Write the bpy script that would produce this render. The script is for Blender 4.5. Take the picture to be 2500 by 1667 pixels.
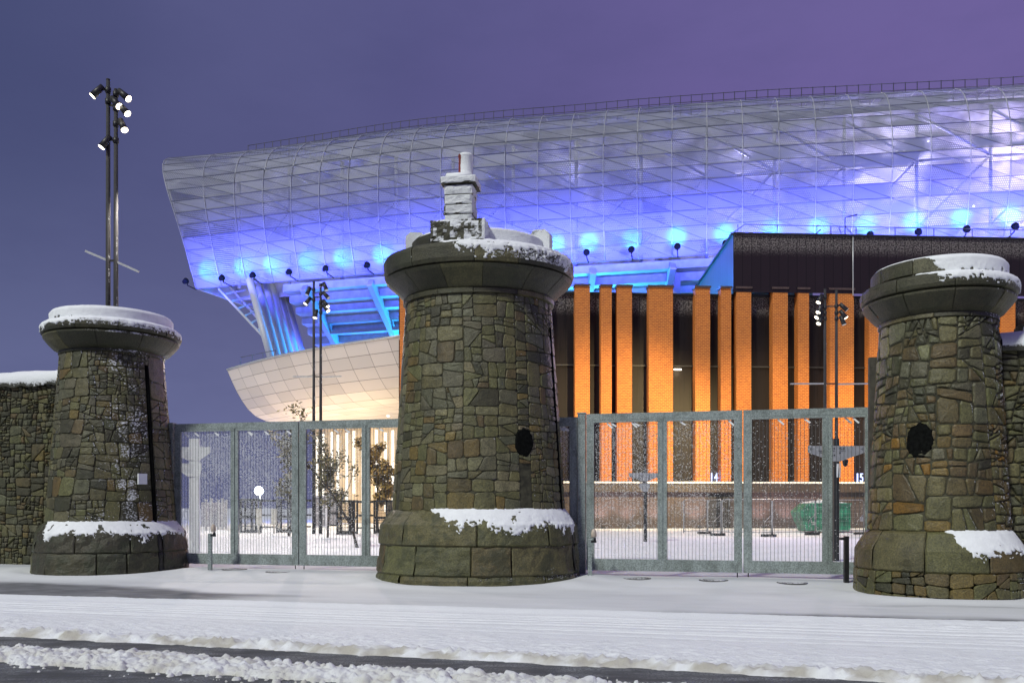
import bpy, math, random
import numpy as np
from mathutils import Vector, Matrix
R = math.radians
random.seed(7); RNG = np.random.default_rng(7)
for o in list(bpy.data.objects): bpy.data.objects.remove(o)
S = bpy.context.scene
COL = S.collection
# ------------------------------------------------------------------ camera
F = 2100.0; CX = 1250.0; HZ = 1238.0; EYE = 1.6          # photo pixels (2500 wide): focal length, centre column, horizon row
cam = bpy.data.cameras.new("camera"); cam.sensor_width = 36; cam.sensor_fit = 'HORIZONTAL'
cam.lens = 36 * F / 2500; cam.shift_y = (HZ - 833.5) / 2500; cam.clip_start = .1; cam.clip_end = 2000
co = bpy.data.objects.new("camera", cam); COL.objects.link(co)
co.location = (0, 0, EYE); co.rotation_euler = (R(90), 0, 0); S.camera = co
# ------------------------------------------------------------------ render / exposure
S.view_settings.view_transform = 'Standard'; S.view_settings.look = 'None'
S.view_settings.exposure = 0; S.view_settings.gamma = 1
S.render.engine = 'CYCLES'; S.cycles.use_denoising = True; S.cycles.max_bounces = 6
S.cycles.transparent_max_bounces = 16; S.cycles.sample_clamp_indirect = 4
S.cycles.caustics_reflective = False; S.cycles.caustics_refractive = False
# ------------------------------------------------------------------ colour + node helpers
def lin(*c):
    return tuple(((v / 255) / 12.92 if v <= 10 else (((v / 255) + .055) / 1.055) ** 2.4) for v in c)
class NT:
    def __init__(s, tree): s.t = tree; s.n = tree.nodes; s.l = tree.links
    def new(s, typ, **kw):
        n = s.n.new(typ)
        for k, v in kw.items():
            if k.startswith('i_'):
                key = k[2:]; key = int(key) if key.isdigit() else key.replace('_', ' ')
                s.put(n.inputs[key], v)
            else: setattr(n, k, v)
        return n
    def put(s, sock, v):
        if hasattr(v, 'is_output') and v.is_output: s.l.new(v, sock)
        else:
            if sock.type == 'RGBA' and len(v) == 3: v = (*v, 1)
            sock.default_value = v
    def math(s, op, a, b=0.0, c=0.0, clamp=False):
        n = s.n.new('ShaderNodeMath'); n.operation = op; n.use_clamp = clamp
        for i, v in enumerate((a, b, c)): s.put(n.inputs[i], v)
        return n.outputs[0]
    def vmath(s, op, a, b=(0, 0, 0)):
        n = s.n.new('ShaderNodeVectorMath'); n.operation = op
        s.put(n.inputs[0], a); s.put(n.inputs[1], b)
        return n.outputs['Value'] if op in ('DOT_PRODUCT', 'LENGTH') else n.outputs[0]
    def noise(s, vec, scale, detail=3, rough=.55):
        n = s.new('ShaderNodeTexNoise'); s.l.new(vec, n.inputs['Vector'])
        n.inputs['Scale'].default_value = scale; n.inputs['Detail'].default_value = detail; n.inputs['Roughness'].default_value = rough
        return n.outputs['Fac']
    def step(s, v, a, b):
        n = s.new('ShaderNodeMapRange'); n.interpolation_type = 'SMOOTHSTEP'
        s.put(n.inputs[0], v); n.inputs[1].default_value = a; n.inputs[2].default_value = b
        return n.outputs[0]
    def mix(s, f, a, b, mode='MIX'):
        n = s.n.new('ShaderNodeMix'); n.data_type = 'RGBA'; n.blend_type = mode
        s.put(n.inputs[0], f); s.put(n.inputs[6], a); s.put(n.inputs[7], b)
        return n.outputs[2]
    def scale(s, vec, xyz): return s.vmath('MULTIPLY', vec, xyz)
    def sep(s, vec):
        n = s.n.new('ShaderNodeSeparateXYZ'); s.l.new(vec, n.inputs[0]); return n.outputs
# ------------------------------------------------------------------ world: snow-cloud sky lit by the city
w = bpy.data.worlds.new("World"); S.world = w; w.use_nodes = True
W = NT(w.node_tree); bg = W.n['Background']
d = W.new('ShaderNodeTexCoord').outputs['Generated']; x, y, z = W.sep(d)
fx = W.step(x, -.55, .6)
low = W.mix(fx, lin(104, 111, 150), lin(120, 107, 162)); high = W.mix(fx, lin(68, 75, 114), lin(108, 96, 157))
skyc = W.mix(W.step(z, .0, .42), low, high)
pur = W.math('MULTIPLY', W.step(x, -.15, .5), W.step(z, .18, .4))
skyc = W.mix(W.math('MULTIPLY', pur, .35), skyc, lin(118, 95, 156))
nz = W.noise(d, 2.2, 3, .5)
nz2 = W.noise(W.scale(d, (1, 1, 2.5)), 7, 5, .6)
skyc = W.mix(W.math('MULTIPLY', W.step(nz, .3, .75), .30), skyc, lin(108, 108, 156)); skyc = W.mix(W.math('MULTIPLY', W.step(nz2, .35, .7), .12), skyc, lin(62, 66, 108))
W.l.new(skyc, bg.inputs['Color']); bg.inputs['Strength'].default_value = 1.0
# ------------------------------------------------------------------ sun lamp (the night's key from over the road, front left)
sl = bpy.data.lights.new("sun", 'SUN'); sl.energy = 2.9; sl.angle = R(6); sl.color = (.98, 1, .89)
so = bpy.data.objects.new("sun", sl); COL.objects.link(so)
SAZ, SEL = R(-38), R(46)                                   # azimuth from -Y towards +X, elevation
so.rotation_euler = Vector((-math.sin(SAZ) * math.cos(SEL), math.cos(SAZ) * math.cos(SEL), -math.sin(SEL))).to_track_quat('-Z', 'Y').to_euler()
so.location = (-20, -20, 30)
# ------------------------------------------------------------------ geometry helpers
def P(px, py, Y): return Vector(((px - CX) / F * Y, Y, EYE - (py - HZ) / F * Y))
def Zof(py, Y): return EYE - (py - HZ) / F * Y
def Xof(px, Y): return (px - CX) / F * Y
class MB:
    def __init__(s): s.v = []; s.f = []; s.c = []; s.uv = []; s.has_uv = False; s.sm = []
    def face(s, idx, col=None, uv=None, smooth=False):
        s.f.append(tuple(idx)); s.c.append(col); s.uv.append(uv); s.sm.append(smooth)
        if uv is not None: s.has_uv = True
    def add(s, vs):
        b = len(s.v); s.v.extend([tuple(p) for p in vs]); return b
    def quad(s, a, b, c, d, col=None, uv=None):
        i = s.add((a, b, c, d)); s.face((i, i + 1, i + 2, i + 3), col, uv)
    def beam(s, p0, p1, w, h, up=(0, 0, 1), col=None):
        p0 = Vector(p0); p1 = Vector(p1); t = (p1 - p0).normalized(); u = Vector(up)
        if abs(t.dot(u)) > .98: u = Vector((0, 1, 0))
        a = t.cross(u).normalized() * (w / 2); b = a.cross(t).normalized() * (h / 2)
        i = s.add([p0 - a - b, p0 + a - b, p0 + a + b, p0 - a + b, p1 - a - b, p1 + a - b, p1 + a + b, p1 - a + b])
        for q in ((3, 2, 1, 0), (4, 5, 6, 7), (0, 1, 5, 4), (1, 2, 6, 5), (2, 3, 7, 6), (3, 0, 4, 7)): s.face([i + k for k in q], col)
    def box(s, c, sz, rz=0, col=None):
        c = Vector(c); hx, hy, hz = sz[0] / 2, sz[1] / 2, sz[2] / 2; m = Matrix.Rotation(rz, 3, 'Z')
        vs = [c + m @ Vector((x, y, z)) for z in (-hz, hz) for x, y in ((-hx, -hy), (hx, -hy), (hx, hy), (-hx, hy))]
        i = s.add(vs)
        for q in ((3, 2, 1, 0), (4, 5, 6, 7), (0, 1, 5, 4), (1, 2, 6, 5), (2, 3, 7, 6), (3, 0, 4, 7)): s.face([i + k for k in q], col)
    def tube(s, pts, r, n=8, caps=True, col=None):
        pts = [Vector(p) for p in pts]; rs = r if isinstance(r, (list, tuple)) else [r] * len(pts); rings = []
        for k, p in enumerate(pts):
            t = (pts[min(k + 1, len(pts) - 1)] - pts[max(k - 1, 0)]).normalized()
            u = Vector((0, 0, 1)) if abs(t.z) < .95 else Vector((0, 1, 0))
            a = t.cross(u).normalized(); b = a.cross(t).normalized()
            rings.append(s.add([p + a * (rs[k] * math.cos(2 * math.pi * j / n)) + b * (rs[k] * math.sin(2 * math.pi * j / n)) for j in range(n)]))
        for k in range(len(pts) - 1):
            for j in range(n):
                s.face((rings[k] + j, rings[k] + (j + 1) % n, rings[k + 1] + (j + 1) % n, rings[k + 1] + j), col, None, True)
        if caps:
            s.face([rings[0] + j for j in range(n)][::-1], col); s.face([rings[-1] + j for j in range(n)], col)
    def lathe(s, prof, c, n=24, col=None, cap=True):
        rings = [s.add([(c[0] + r * math.sin(2 * math.pi * j / n), c[1] - r * math.cos(2 * math.pi * j / n), c[2] + zz) for j in range(n)]) for r, zz in prof]
        for k in range(len(prof) - 1):
            for j in range(n): s.face((rings[k] + j, rings[k] + (j + 1) % n, rings[k + 1] + (j + 1) % n, rings[k + 1] + j), col, None, True)
        if cap: s.face([rings[-1] + j for j in range(n)], col); s.face([rings[0] + j for j in range(n)][::-1], col)
    def prism(s, poly, ext):                               # poly: 3-D points, ext: extrusion vector
        n = len(poly); e = Vector(ext); poly = [Vector(p) for p in poly]
        i = s.add(poly + [p + e for p in poly]); s.face([i + k for k in range(n)][::-1]); s.face([i + n + k for k in range(n)])
        for k in range(n): s.face((i + k, i + (k + 1) % n, i + n + (k + 1) % n, i + n + k))
    def blob(s, c, r, sc=(1, 1, 1), col=None):             # small octahedron clump
        x, y, z = c; a, b, d = r * sc[0], r * sc[1], r * sc[2]
        i = s.add([(x + a, y, z), (x, y + b, z), (x - a, y, z), (x, y - b, z), (x, y, z + d), (x, y, z - d)])
        for q in ((0, 1, 4), (1, 2, 4), (2, 3, 4), (3, 0, 4), (1, 0, 5), (2, 1, 5), (3, 2, 5), (0, 3, 5)): s.face([i + k for k in q], col)
    def mesh(s, name, off=(0, 0, 0)):
        me = bpy.data.meshes.new(name); o = np.array(off)
        v = np.array(s.v, dtype=np.float64) - o if s.v else np.zeros((0, 3))
        me.from_pydata(v.tolist(), [], s.f)
        if any(c is not None for c in s.c):
            at = me.color_attributes.new('Col', 'FLOAT_COLOR', 'CORNER'); buf = []
            for f, c in zip(s.f, s.c):
                c = c or (.1, .1, .1); buf += list((*c[:3], c[3] if len(c) > 3 else 1.0)) * len(f)
            at.data.foreach_set('color', buf)
        if s.has_uv:
            ul = me.uv_layers.new(name='UVMap'); buf = []
            for f, u in zip(s.f, s.uv):
                for k in range(len(f)): buf += list(u[k]) if u else [0, 0]
            ul.data.foreach_set('uv', buf)
        me.polygons.foreach_set('use_smooth', s.sm); me.update()
        return me
def root_of(o):
    while o.parent: o = o.parent
    return o
def thing(name, label, cat, loc=(0, 0, 0), group=None):
    o = bpy.data.objects.new(name, None); COL.objects.link(o); o.location = loc; o.empty_display_size = .3
    o['label'] = label; o['category'] = cat
    if group: o['group'] = group
    return o
def part(name, mb, mat, parent, label=None):
    me = mb.mesh(name, root_of(parent).location); o = bpy.data.objects.new(name, me); COL.objects.link(o)
    me.materials.append(mat); o.parent = parent
    if label: o['label'] = label
    return o
def solo(name, mb, mat, label, cat, group=None, base=(0, 0, 0)):
    me = mb.mesh(name, base); o = bpy.data.objects.new(name, me); COL.objects.link(o); o.location = base
    me.materials.append(mat); o['label'] = label; o['category'] = cat
    if group: o['group'] = group
    return o
def struct(name, mb, mat, kind='structure', label=None, cat=None):
    me = mb.mesh(name) if isinstance(mb, MB) else mb
    o = bpy.data.objects.new(name, me); COL.objects.link(o); me.materials.append(mat); o['kind'] = kind
    o['label'] = label or name.replace('_', ' '); o['category'] = cat or name.replace('_', ' ')
    return o
def copy_tree(o, parent=None, data=True):
    c = o.copy(); COL.objects.link(c)
    if parent: c.parent = parent
    for ch in list(o.children): copy_tree(ch, c)
    return c
def lamp(parent, kind, loc, target, energy, color, size=80, blend=.5, rad=.12):
    l = bpy.data.lights.new('lamp_light', kind); l.energy = energy; l.color = color; l.shadow_soft_size = rad
    o = bpy.data.objects.new('lamp_light', l); COL.objects.link(o)
    o.location = Vector(loc) - root_of(parent).location; o.parent = parent
    if kind == 'SPOT': l.spot_size = R(size); l.spot_blend = blend
    if target is not None: o.rotation_euler = (Vector(target) - Vector(loc)).to_track_quat('-Z', 'Y').to_euler()
    return o
# numpy value noise
def vnoise(x, y, seed=0):
    xi = np.floor(x).astype(np.int64); yi = np.floor(y).astype(np.int64); xf = x - xi; yf = y - yi
    def h(a, b):
        n = (a * 374761393 + b * 668265263 + seed * 974711) & 0x7fffffff
        n = ((n ^ (n >> 13)) * 1274126177) & 0x7fffffff
        return ((n ^ (n >> 16)) & 0xffff) / 65535.0
    u = xf * xf * (3 - 2 * xf); v = yf * yf * (3 - 2 * yf)
    return (h(xi, yi) * (1 - u) + h(xi + 1, yi) * u) * (1 - v) + (h(xi, yi + 1) * (1 - u) + h(xi + 1, yi + 1) * u) * v
def fbm(x, y, o=4, seed=0):
    a = 0; amp = .5; f = 1.0
    for k in range(o): a = a + amp * vnoise(x * f, y * f, seed + k * 17); amp *= .5; f *= 2.03
    return a
def sstep(x, a, b):
    t = np.clip((x - a) / (b - a), 0, 1); return t * t * (3 - 2 * t)
# ------------------------------------------------------------------ materials
def mat(name):
    m = bpy.data.materials.new(name); m.use_nodes = True; t = NT(m.node_tree); return m, t, t.n['Principled BSDF'], t.n['Material Output']
def simple(name, col, rough=.6, metal=0, var=.25, scale=8, bump=.0, bscale=40):
    m, t, b, o = mat(name); c = t.new('ShaderNodeTexCoord').outputs['Object']
    n = t.noise(c, scale, 4); dark = tuple(v * (1 - var) for v in col); lite = tuple(min(1, v * (1 + var)) for v in col)
    t.l.new(t.mix(t.step(n, .3, .7), dark, lite), b.inputs['Base Color']); b.inputs['Roughness'].default_value = rough; b.inputs['Metallic'].default_value = metal
    if bump:
        bn = t.new('ShaderNodeBump'); bn.inputs['Strength'].default_value = bump; bn.inputs['Distance'].default_value = .02
        t.l.new(t.noise(c, bscale, 4), bn.inputs['Height']); t.l.new(bn.outputs[0], b.inputs['Normal'])
    return m
def emit(name, col, strength):
    m, t, b, o = mat(name); b.inputs['Base Color'].default_value = (.02, .02, .02, 1)
    b.inputs['Emission Color'].default_value = (*col, 1); b.inputs['Emission Strength'].default_value = strength
    return m
WIND = Vector((.60, -.70, .40)).normalized()
def snowy(name, base_col, th, rough=.6, use_attr=True, wind=WIND, n1=.5, n2=.28, bump=.5, moss=0, speck=0):
    """wet surface with wind-driven snow caught on faces turned to the wind"""
    m, t, b, o = mat(name); c = t.new('ShaderNodeTexCoord').outputs['Object']
    g = t.new('ShaderNodeNewGeometry'); dd = t.vmath('DOT_PRODUCT', g.outputs['Normal'], tuple(wind))
    big = t.noise(c, 2.3, 4, .6); fine = t.noise(t.scale(c, (1, 1, 1.6)), 21, 4, .65)
    v = t.math('ADD', dd, t.math('ADD', t.math('MULTIPLY', t.math('SUBTRACT', big, .5), n1), t.math('MULTIPLY', t.math('SUBTRACT', fine, .5), n2)))
    mk = t.step(v, th - .05, th + .05)
    if use_attr:
        at = t.new('ShaderNodeAttribute', attribute_name='Col'); col = at.outputs['Color']
    else: col = (*base_col, 1)
    g1 = t.noise(c, 38, 5, .7); g2 = t.noise(c, 4.5, 4, .6)
    col = t.mix(t.step(g1, .3, .72), t.mix(1, col, (.5, .5, .5, 1), 'MULTIPLY'), t.mix(1, col, (1.5, 1.48, 1.42, 1), 'MULTIPLY'))
    col = t.mix(t.math('MULTIPLY', t.step(g2, .45, .72), .6), col, t.mix(1, col, (.42, .43, .40, 1), 'MULTIPLY'))
    st_ = t.noise(t.scale(c, (2.6, 2.6, .35)), 1.0, 4, .6); col = t.mix(t.math('MULTIPLY', t.step(st_, .48, .66), .5), col, t.mix(1, col, (.40, .41, .36, 1), 'MULTIPLY'))
    if moss: col = t.mix(t.math('MULTIPLY', t.step(t.noise(c, 3.1, 5, .65), .46, .62), moss), col, (.028, .034, .013, 1))
    if speck: col = t.mix(t.math('MULTIPLY', t.step(t.noise(c, 90, 2, .5), .66, .72), speck), col, (.4, .42, .44, 1))
    sn = t.mix(t.step(t.noise(c, 60, 3), .3, .7), (.66, .69, .72, 1), (.80, .82, .84, 1))
    t.l.new(t.mix(mk, col, sn), b.inputs['Base Color'])
    t.put(b.inputs['Roughness'], t.math('ADD', t.math('MULTIPLY', mk, .3), rough))
    hgt = t.math('ADD', t.math('MULTIPLY', mk, t.math('ADD', .6, t.math('MULTIPLY', fine, .5))), t.math('MULTIPLY', t.math('ADD', g1, t.math('MULTIPLY', fine, .8)), .42))
    bn = t.new('ShaderNodeBump'); bn.inputs['Strength'].default_value = bump; bn.inputs['Distance'].default_value = .035
    t.l.new(hgt, bn.inputs['Height']); t.l.new(bn.outputs[0], b.inputs['Normal'])
    return m
M = {}
M['mortar'] = simple('mortar', (.046, .044, .026), .9, 0, .5, 9, .4, 60)
M['shaft_l'] = snowy('stone_left', None, 1.03, .5, n1=.5, n2=.85, moss=.2)
M['shaft_c'] = snowy('stone_centre', None, 1.07, .5, n1=.3, n2=.6, moss=.15)
M['shaft_r'] = snowy('stone_right', None, .99, .5, n1=.3, n2=.7, moss=.15, wind=Vector((.74, -.56, .36)).normalized())
PW = Vector((.42, -.50, .76)).normalized()
M['plinth'] = snowy('stone_plinth', None, .96, .45, n1=.18, n2=.7, moss=.6, bump=1.0, wind=PW, speck=.25)
M['plinth_l'] = snowy('stone_plinth_mossy', None, 1.0, .4, n1=.14, n2=.5, moss=.8, bump=1.0, wind=Vector((.30, -.50, .81)).normalized(), speck=.2)
M['plinth_r'] = snowy('stone_plinth_dry', None, .93, .5, n1=.2, n2=.7, moss=.2, bump=.9, wind=Vector((.68, -.22, .70)).normalized(), speck=.25)
M['cap'] = snowy('stone_cap', None, .82, .5, n1=.35, n2=.9, moss=.4, bump=1.0, wind=Vector((.55, -.62, .56)).normalized())
for k_, th_ in (('cap_l', .80), ('cap_r', .86)): M[k_] = snowy('stone_' + k_, None, th_, .5, n1=.4, n2=.75, moss=.4, bump=1.0, wind=Vector((.55, -.62, .56)).normalized())
M['wall'] = snowy('stone_wall', None, 1.1, .6, n1=.3, n2=.3, moss=.3)
M['snow'] = simple('snow', (.76, .785, .81), .75, 0, .04, 6, .35, 30)
M['snowtop'] = snowy('snow_coping', (.06, .06, .045), .16, .6, False, Vector((.25, -.35, .9)).normalized(), .5, .5)
M['shade_and_body_black'] = simple('shade_and_body_black', (.006, .0065, .006), 1, 0, .4, 20, .6, 50); M['shade_and_body_black'].node_tree.nodes['Principled BSDF'].inputs['Specular IOR Level'].default_value = .05  # near-black: painted shade of holes and grooves, also the floodlight bodies
M['terracotta'] = snowy('terracotta', (.22, .03, .015), -.02, .6, False, Vector((.75, -.6, .2)).normalized(), .3, .3)
M['gate'] = snowy('gate_paint', (.25, .295, .30), .87, .45, False, Vector((.1, -.25, .96)).normalized(), .2, .3, .25)
M['wire'] = simple('wire', (.10, .11, .12), .5, .3, .2)
M['dark_metal'] = snowy('dark_metal', (.015, .016, .02), .93, .45, False, Vector((.5, -.3, .8)).normalized(), .3, .3, .2)
M['pole'] = snowy('mast_paint', (.03, .03, .035), 1.08, .8, False, Vector((.75, -.62, .2)).normalized(), .5, .4, .3)
M['black'] = simple('black_metal', (.012, .012, .014), .5, 0, .3)
M['galv'] = simple('galvanised', (.42, .43, .44), .45, .5, .15)
M['grey_sign'] = simple('sign_grey', (.30, .31, .34), .6, 0, .08)
M['sign_text'] = simple('sign_lettering', (.02, .02, .03), .6)
M['rubber'] = simple('rubber_block', (.02, .02, .02), .9)
M['bark'] = simple('bark', (.045, .035, .028), .9, 0, .3, 20, .5, 60)
M['leaf_dark'] = simple('leaf_olive', (.12, .105, .035), .7, 0, .5, 3)
M['leaf_gold'] = simple('leaf_gold', (.26, .17, .035), .7, 0, .5, 3)
M['steel_white'] = simple('white_steel', (.40, .41, .46), .45, 0, .08)
M['deck_steel'] = simple('deck_steel', (.24, .25, .28), .5, 0, .08)
M['deck_under'] = simple('terrace_underside', (.27, .29, .32), .6, 0, .12, 1.5)
M['box_clad'] = None
M['glass'] = simple('lens', (.6, .6, .6), .2)
def lit(name, c, s): M[name] = emit(name, c, s)
lit('lens_warm', (1, .88, .68), 7); lit('lens_cold', (.75, .87, 1), 60); lit('lens_off', (.8, .85, .9), .4); lit('strip', (1, .93, .80), 2.2)
lit('digit', (.50, .60, 1), 2.4); lit('dot', (1, .95, .85), 8); lit('tube', (.9, .93, 1), 4)
def brick_mat():
    m, t, b, o = mat('brick'); uv = t.new('ShaderNodeTexCoord').outputs['UV']
    br = t.new('ShaderNodeTexBrick'); t.l.new(uv, br.inputs['Vector']); br.inputs['Scale'].default_value = 1
    br.inputs['Brick Width'].default_value = .30; br.inputs['Row Height'].default_value = .12; br.inputs['Mortar Size'].default_value = .017
    br.inputs['Color1'].default_value = (.46, .125, .016, 1); br.inputs['Color2'].default_value = (.34, .078, .012, 1); br.inputs['Mortar'].default_value = (.62, .25, .05, 1)
    n = t.noise(uv, 3, 5); col = t.mix(t.math('MULTIPLY', t.step(n, .45, .7), .2), br.outputs['Color'], (.20, .05, .012, 1))
    t.l.new(col, b.inputs['Base Color']); b.inputs['Roughness'].default_value = .75
    bn = t.new('ShaderNodeBump'); bn.inputs['Strength'].default_value = .4; bn.inputs['Distance'].default_value = .02
    t.l.new(br.outputs['Fac'], bn.inputs['Height']); bn.invert = True; t.l.new(bn.outputs[0], b.inputs['Normal'])
    return m
M['brick'] = brick_mat()
def clad(name, col, pw, rough, ph=None, line=(.004, .004, .005), lw=.035, streak=0, frost=None):
    """metal cladding in UV metres: seams every pw (and ph), optional drip streaks, optional frost above a height"""
    m, t, b, o = mat(name); uv = t.new('ShaderNodeTexCoord').outputs['UV']; x, y, z = t.sep(uv)
    def seam(v, p): return t.math('LESS_THAN', t.math('MODULO', t.math('ADD', v, 500 * p), p), lw)
    s = seam(x, pw)
    if ph: s = t.math('MAXIMUM', s, seam(y, ph))
    wn = t.new('ShaderNodeTexWhiteNoise'); fl = t.new('ShaderNodeCombineXYZ')
    t.l.new(t.math('FLOOR', t.math('DIVIDE', x, pw)), fl.inputs[0])
    if ph: t.l.new(t.math('FLOOR', t.math('DIVIDE', y, ph)), fl.inputs[1])
    t.l.new(fl.outputs[0], wn.inputs['Vector'])
    c = t.mix(wn.outputs['Value'], tuple(v * .88 for v in col), tuple(v * 1.1 for v in col))
    if streak:
        st = t.noise(t.scale(uv, (3.5, .16, 1)), 2.2, 5, .7)
        c = t.mix(t.math('MULTIPLY', t.step(st, .52, .62), streak), c, tuple(v * .25 for v in col))
    if frost:
        fn = t.noise(uv, 9, 5, .75); fm = t.math('MULTIPLY', t.step(t.math('ADD', y, t.math('MULTIPLY', fn, 1.2)), frost, frost + .9), t.step(fn, .42, .6))
        c = t.mix(t.math('MULTIPLY', fm, .8), c, (.22, .20, .19, 1))
    t.l.new(t.mix(s, c, line), b.inputs['Base Color'])
    b.inputs['Roughness'].default_value = rough; b.inputs['Specular IOR Level'].default_value = .5 if max(col) > .03 else .18
    return m
M['dark_clad'] = clad('dark_cladding', (.011, .008, .008), 1.1, .5, 4.4, streak=.7, frost=16.2)
M['box_clad'] = clad('standing_seam', (.018, .012, .016), .68, .45, frost=20.6)
M['base_clad'] = clad('base_panel', (.055, .042, .042), 1.6, .5)
M['fascia'] = simple('fascia', (.045, .035, .032), .5, 0, .15)
M['side_clad'] = clad('side_cladding', (.09, .10, .13), .68, .35)
M['ribbon'] = clad('cream_panel', (.60, .53, .47), 2.2, .5, .98, (.16, .13, .11), .04)
M['roof_top'] = simple('roof_sheet', (.42, .43, .46), .5, 0, .1)
M['cap_metal'] = simple('coping_metal', (.10, .07, .06), .4, .3)
def shell_mat():
    m, t, b, o = mat('perforated_panel'); uv = t.new('ShaderNodeTexCoord').outputs['UV']; x, y, z = t.sep(uv)
    at = t.new('ShaderNodeAttribute', attribute_name='Col'); op, tint, e2 = t.sep(at.outputs['Vector'])
    p = .155
    row = t.math('FLOOR', t.math('DIVIDE', y, p)); xo = t.math('ADD', x, t.math('MULTIPLY', t.math('MODULO', t.math('ADD', row, 1000), 2), p / 2))
    fu = t.math('SUBTRACT', t.math('MODULO', t.math('ADD', xo, 100 * p), p), p / 2); fv = t.math('SUBTRACT', t.math('MODULO', t.math('ADD', y, 100 * p), p), p / 2)
    r2 = t.math('ADD', t.math('MULTIPLY', fu, fu), t.math('MULTIPLY', fv, fv))
    rad = t.math('MULTIPLY', op, p * .62)
    hole = t.math('LESS_THAN', r2, t.math('MULTIPLY', rad, rad))
    patch = t.step(t.noise(t.scale(uv, (.22, .4, 1)), 1.0, 2), .36, .58)       # holes fade in and out over each panel
    hole = t.math('MULTIPLY', hole, t.math('MAXIMUM', patch, t.math('GREATER_THAN', op, .8)))
    col = t.mix(tint, (.15, .16, .225, 1), (.195, .205, .285, 1)); t.l.new(col, b.inputs['Base Color'])
    b.inputs['Roughness'].default_value = .62
    tr = t.new('ShaderNodeBsdfTransparent'); mx = t.new('ShaderNodeMixShader')
    t.l.new(hole, mx.inputs[0]); t.l.new(b.outputs[0], mx.inputs[1]); t.l.new(tr.outputs[0], mx.inputs[2]); t.l.new(mx.outputs[0], o.inputs['Surface'])
    return m
M['shell'] = shell_mat()
def ground_snow(name, rough_bump=.3, bs=24, attr=True):
    m, t, b, o = mat(name); c = t.new('ShaderNodeTexCoord').outputs['Object']
    n = t.noise(c, 1.3, 4); n2 = t.noise(c, bs, 4, .7)
    col = t.mix(n, (.72, .755, .80, 1), (.80, .825, .85, 1))
    if attr:
        at = t.new('ShaderNodeAttribute', attribute_name='Col'); col = t.mix(1, at.outputs['Color'], t.mix(n2, (.9, .9, .9, 1), (1.06, 1.06, 1.06, 1)), 'MULTIPLY')
    t.l.new(col, b.inputs['Base Color']); b.inputs['Roughness'].default_value = .8
    bn = t.new('ShaderNodeBump'); bn.inputs['Strength'].default_value = rough_bump; bn.inputs['Distance'].default_value = .03
    t.l.new(n2, bn.inputs['Height']); t.l.new(bn.outputs[0], b.inputs['Normal'])
    return m
M['gsnow'] = ground_snow('road_snow', .4, 34); M['psnow'] = ground_snow('pavement_snow', .18, 40); M['plsnow'] = ground_snow('plaza_snow', .3, 7, False)
def asphalt():
    m, t, b, o = mat('asphalt'); c = t.new('ShaderNodeTexCoord').outputs['Object']
    n = t.noise(c, 130, 3, .8); n2 = t.noise(t.scale(c, (1, 3, 1)), 1.2, 5, .65)
    col = t.mix(t.step(n, .35, .75), (.045, .047, .05, 1), (.13, .135, .14, 1))
    fr = t.math('MULTIPLY', t.step(n2, .36, .66), t.step(t.noise(c, 48, 4, .8), .42, .60))
    col = t.mix(t.math('MULTIPLY', fr, .75), col, (.36, .38, .40, 1)); t.l.new(col, b.inputs['Base Color']); b.inputs['Roughness'].default_value = .85
    bn = t.new('ShaderNodeBump'); bn.inputs['Strength'].default_value = 1; bn.inputs['Distance'].default_value = .01
    t.l.new(n, bn.inputs['Height']); t.l.new(bn.outputs[0], b.inputs['Normal'])
    return m
M['asphalt'] = asphalt()
# ------------------------------------------------------------------ ground
PSI = R(16); cs, sn = math.cos(PSI), math.sin(PSI)
def st_xy(s, t): return s * cs + t * sn, -s * sn + t * cs
def gateY(px): return 7371 / (376 + .0412 * (px - 1264))
def gp(px, z=0):
    Y = gateY(px); return Vector((Xof(px, Y), Y, z))
GA, GB = gp(427), gp(2110); GD = (GB - GA).normalized(); GN = Vector((GD.y, -GD.x, 0))   # GN points to the camera
GYAW = math.atan2(GD.y, GD.x)
TOW = [(-9.84, 21.2), (-.733, 19.0), (7.91, 16.0)]
def pave_h(X, Y, s, t):
    dg = (X - GA.x) * GN.x + (Y - GA.y) * GN.y                # distance in front of the gate line
    h = .1 * (1 - sstep(dg, .2, 3.2))
    for (cx, cy), r in zip(TOW, (2.0, 2.3, 1.7)):
        dd = np.sqrt((X - cx) ** 2 + ((Y - cy) * 1.1) ** 2)
        h = h + .07 * np.exp(-((dd - r - .25) / .35) ** 2) * (sstep(-(Y - cy), -1, .8))
    return h + (fbm(s * .5, t * .8, 3, 5) - .45) * .06 + (fbm(s * 3, t * 3, 3, 9) - .45) * .012 - .035 * sstep(-t, -13.9, -13.4)
def grid_mesh(name, ss, tt, hfun, cfun, warp=None):
    s, t = np.meshgrid(ss, tt); X, Y = st_xy(s, t + (warp(s, t) if warp else 0)); Z = hfun(X, Y, s, t); C = cfun(X, Y, s, t, Z)
    ns, nt = len(ss), len(tt); v = np.stack([X, Y, Z], -1).reshape(-1, 3)
    i = np.arange(ns * nt).reshape(nt, ns); q = np.stack([i[:-1, :-1], i[:-1, 1:], i[1:, 1:], i[1:, :-1]], -1).reshape(-1, 4)
    me = bpy.data.meshes.new(name); me.vertices.add(len(v)); me.vertices.foreach_set('co', v.ravel().astype(np.float32))
    me.loops.add(q.size); me.loops.foreach_set('vertex_index', q.ravel().astype(np.int32))
    me.polygons.add(len(q)); me.polygons.foreach_set('loop_start', np.arange(0, q.size, 4, dtype=np.int32))
    me.polygons.foreach_set('use_smooth', np.ones(len(q), dtype=bool)); me.update(); me.validate()
    at = me.color_attributes.new('Col', 'FLOAT_COLOR', 'POINT'); c4 = np.concatenate([C.reshape(-1, 3), np.ones((len(v), 1))], 1)
    at.data.foreach_set('color', c4.ravel().astype(np.float32))
    return me
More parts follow.
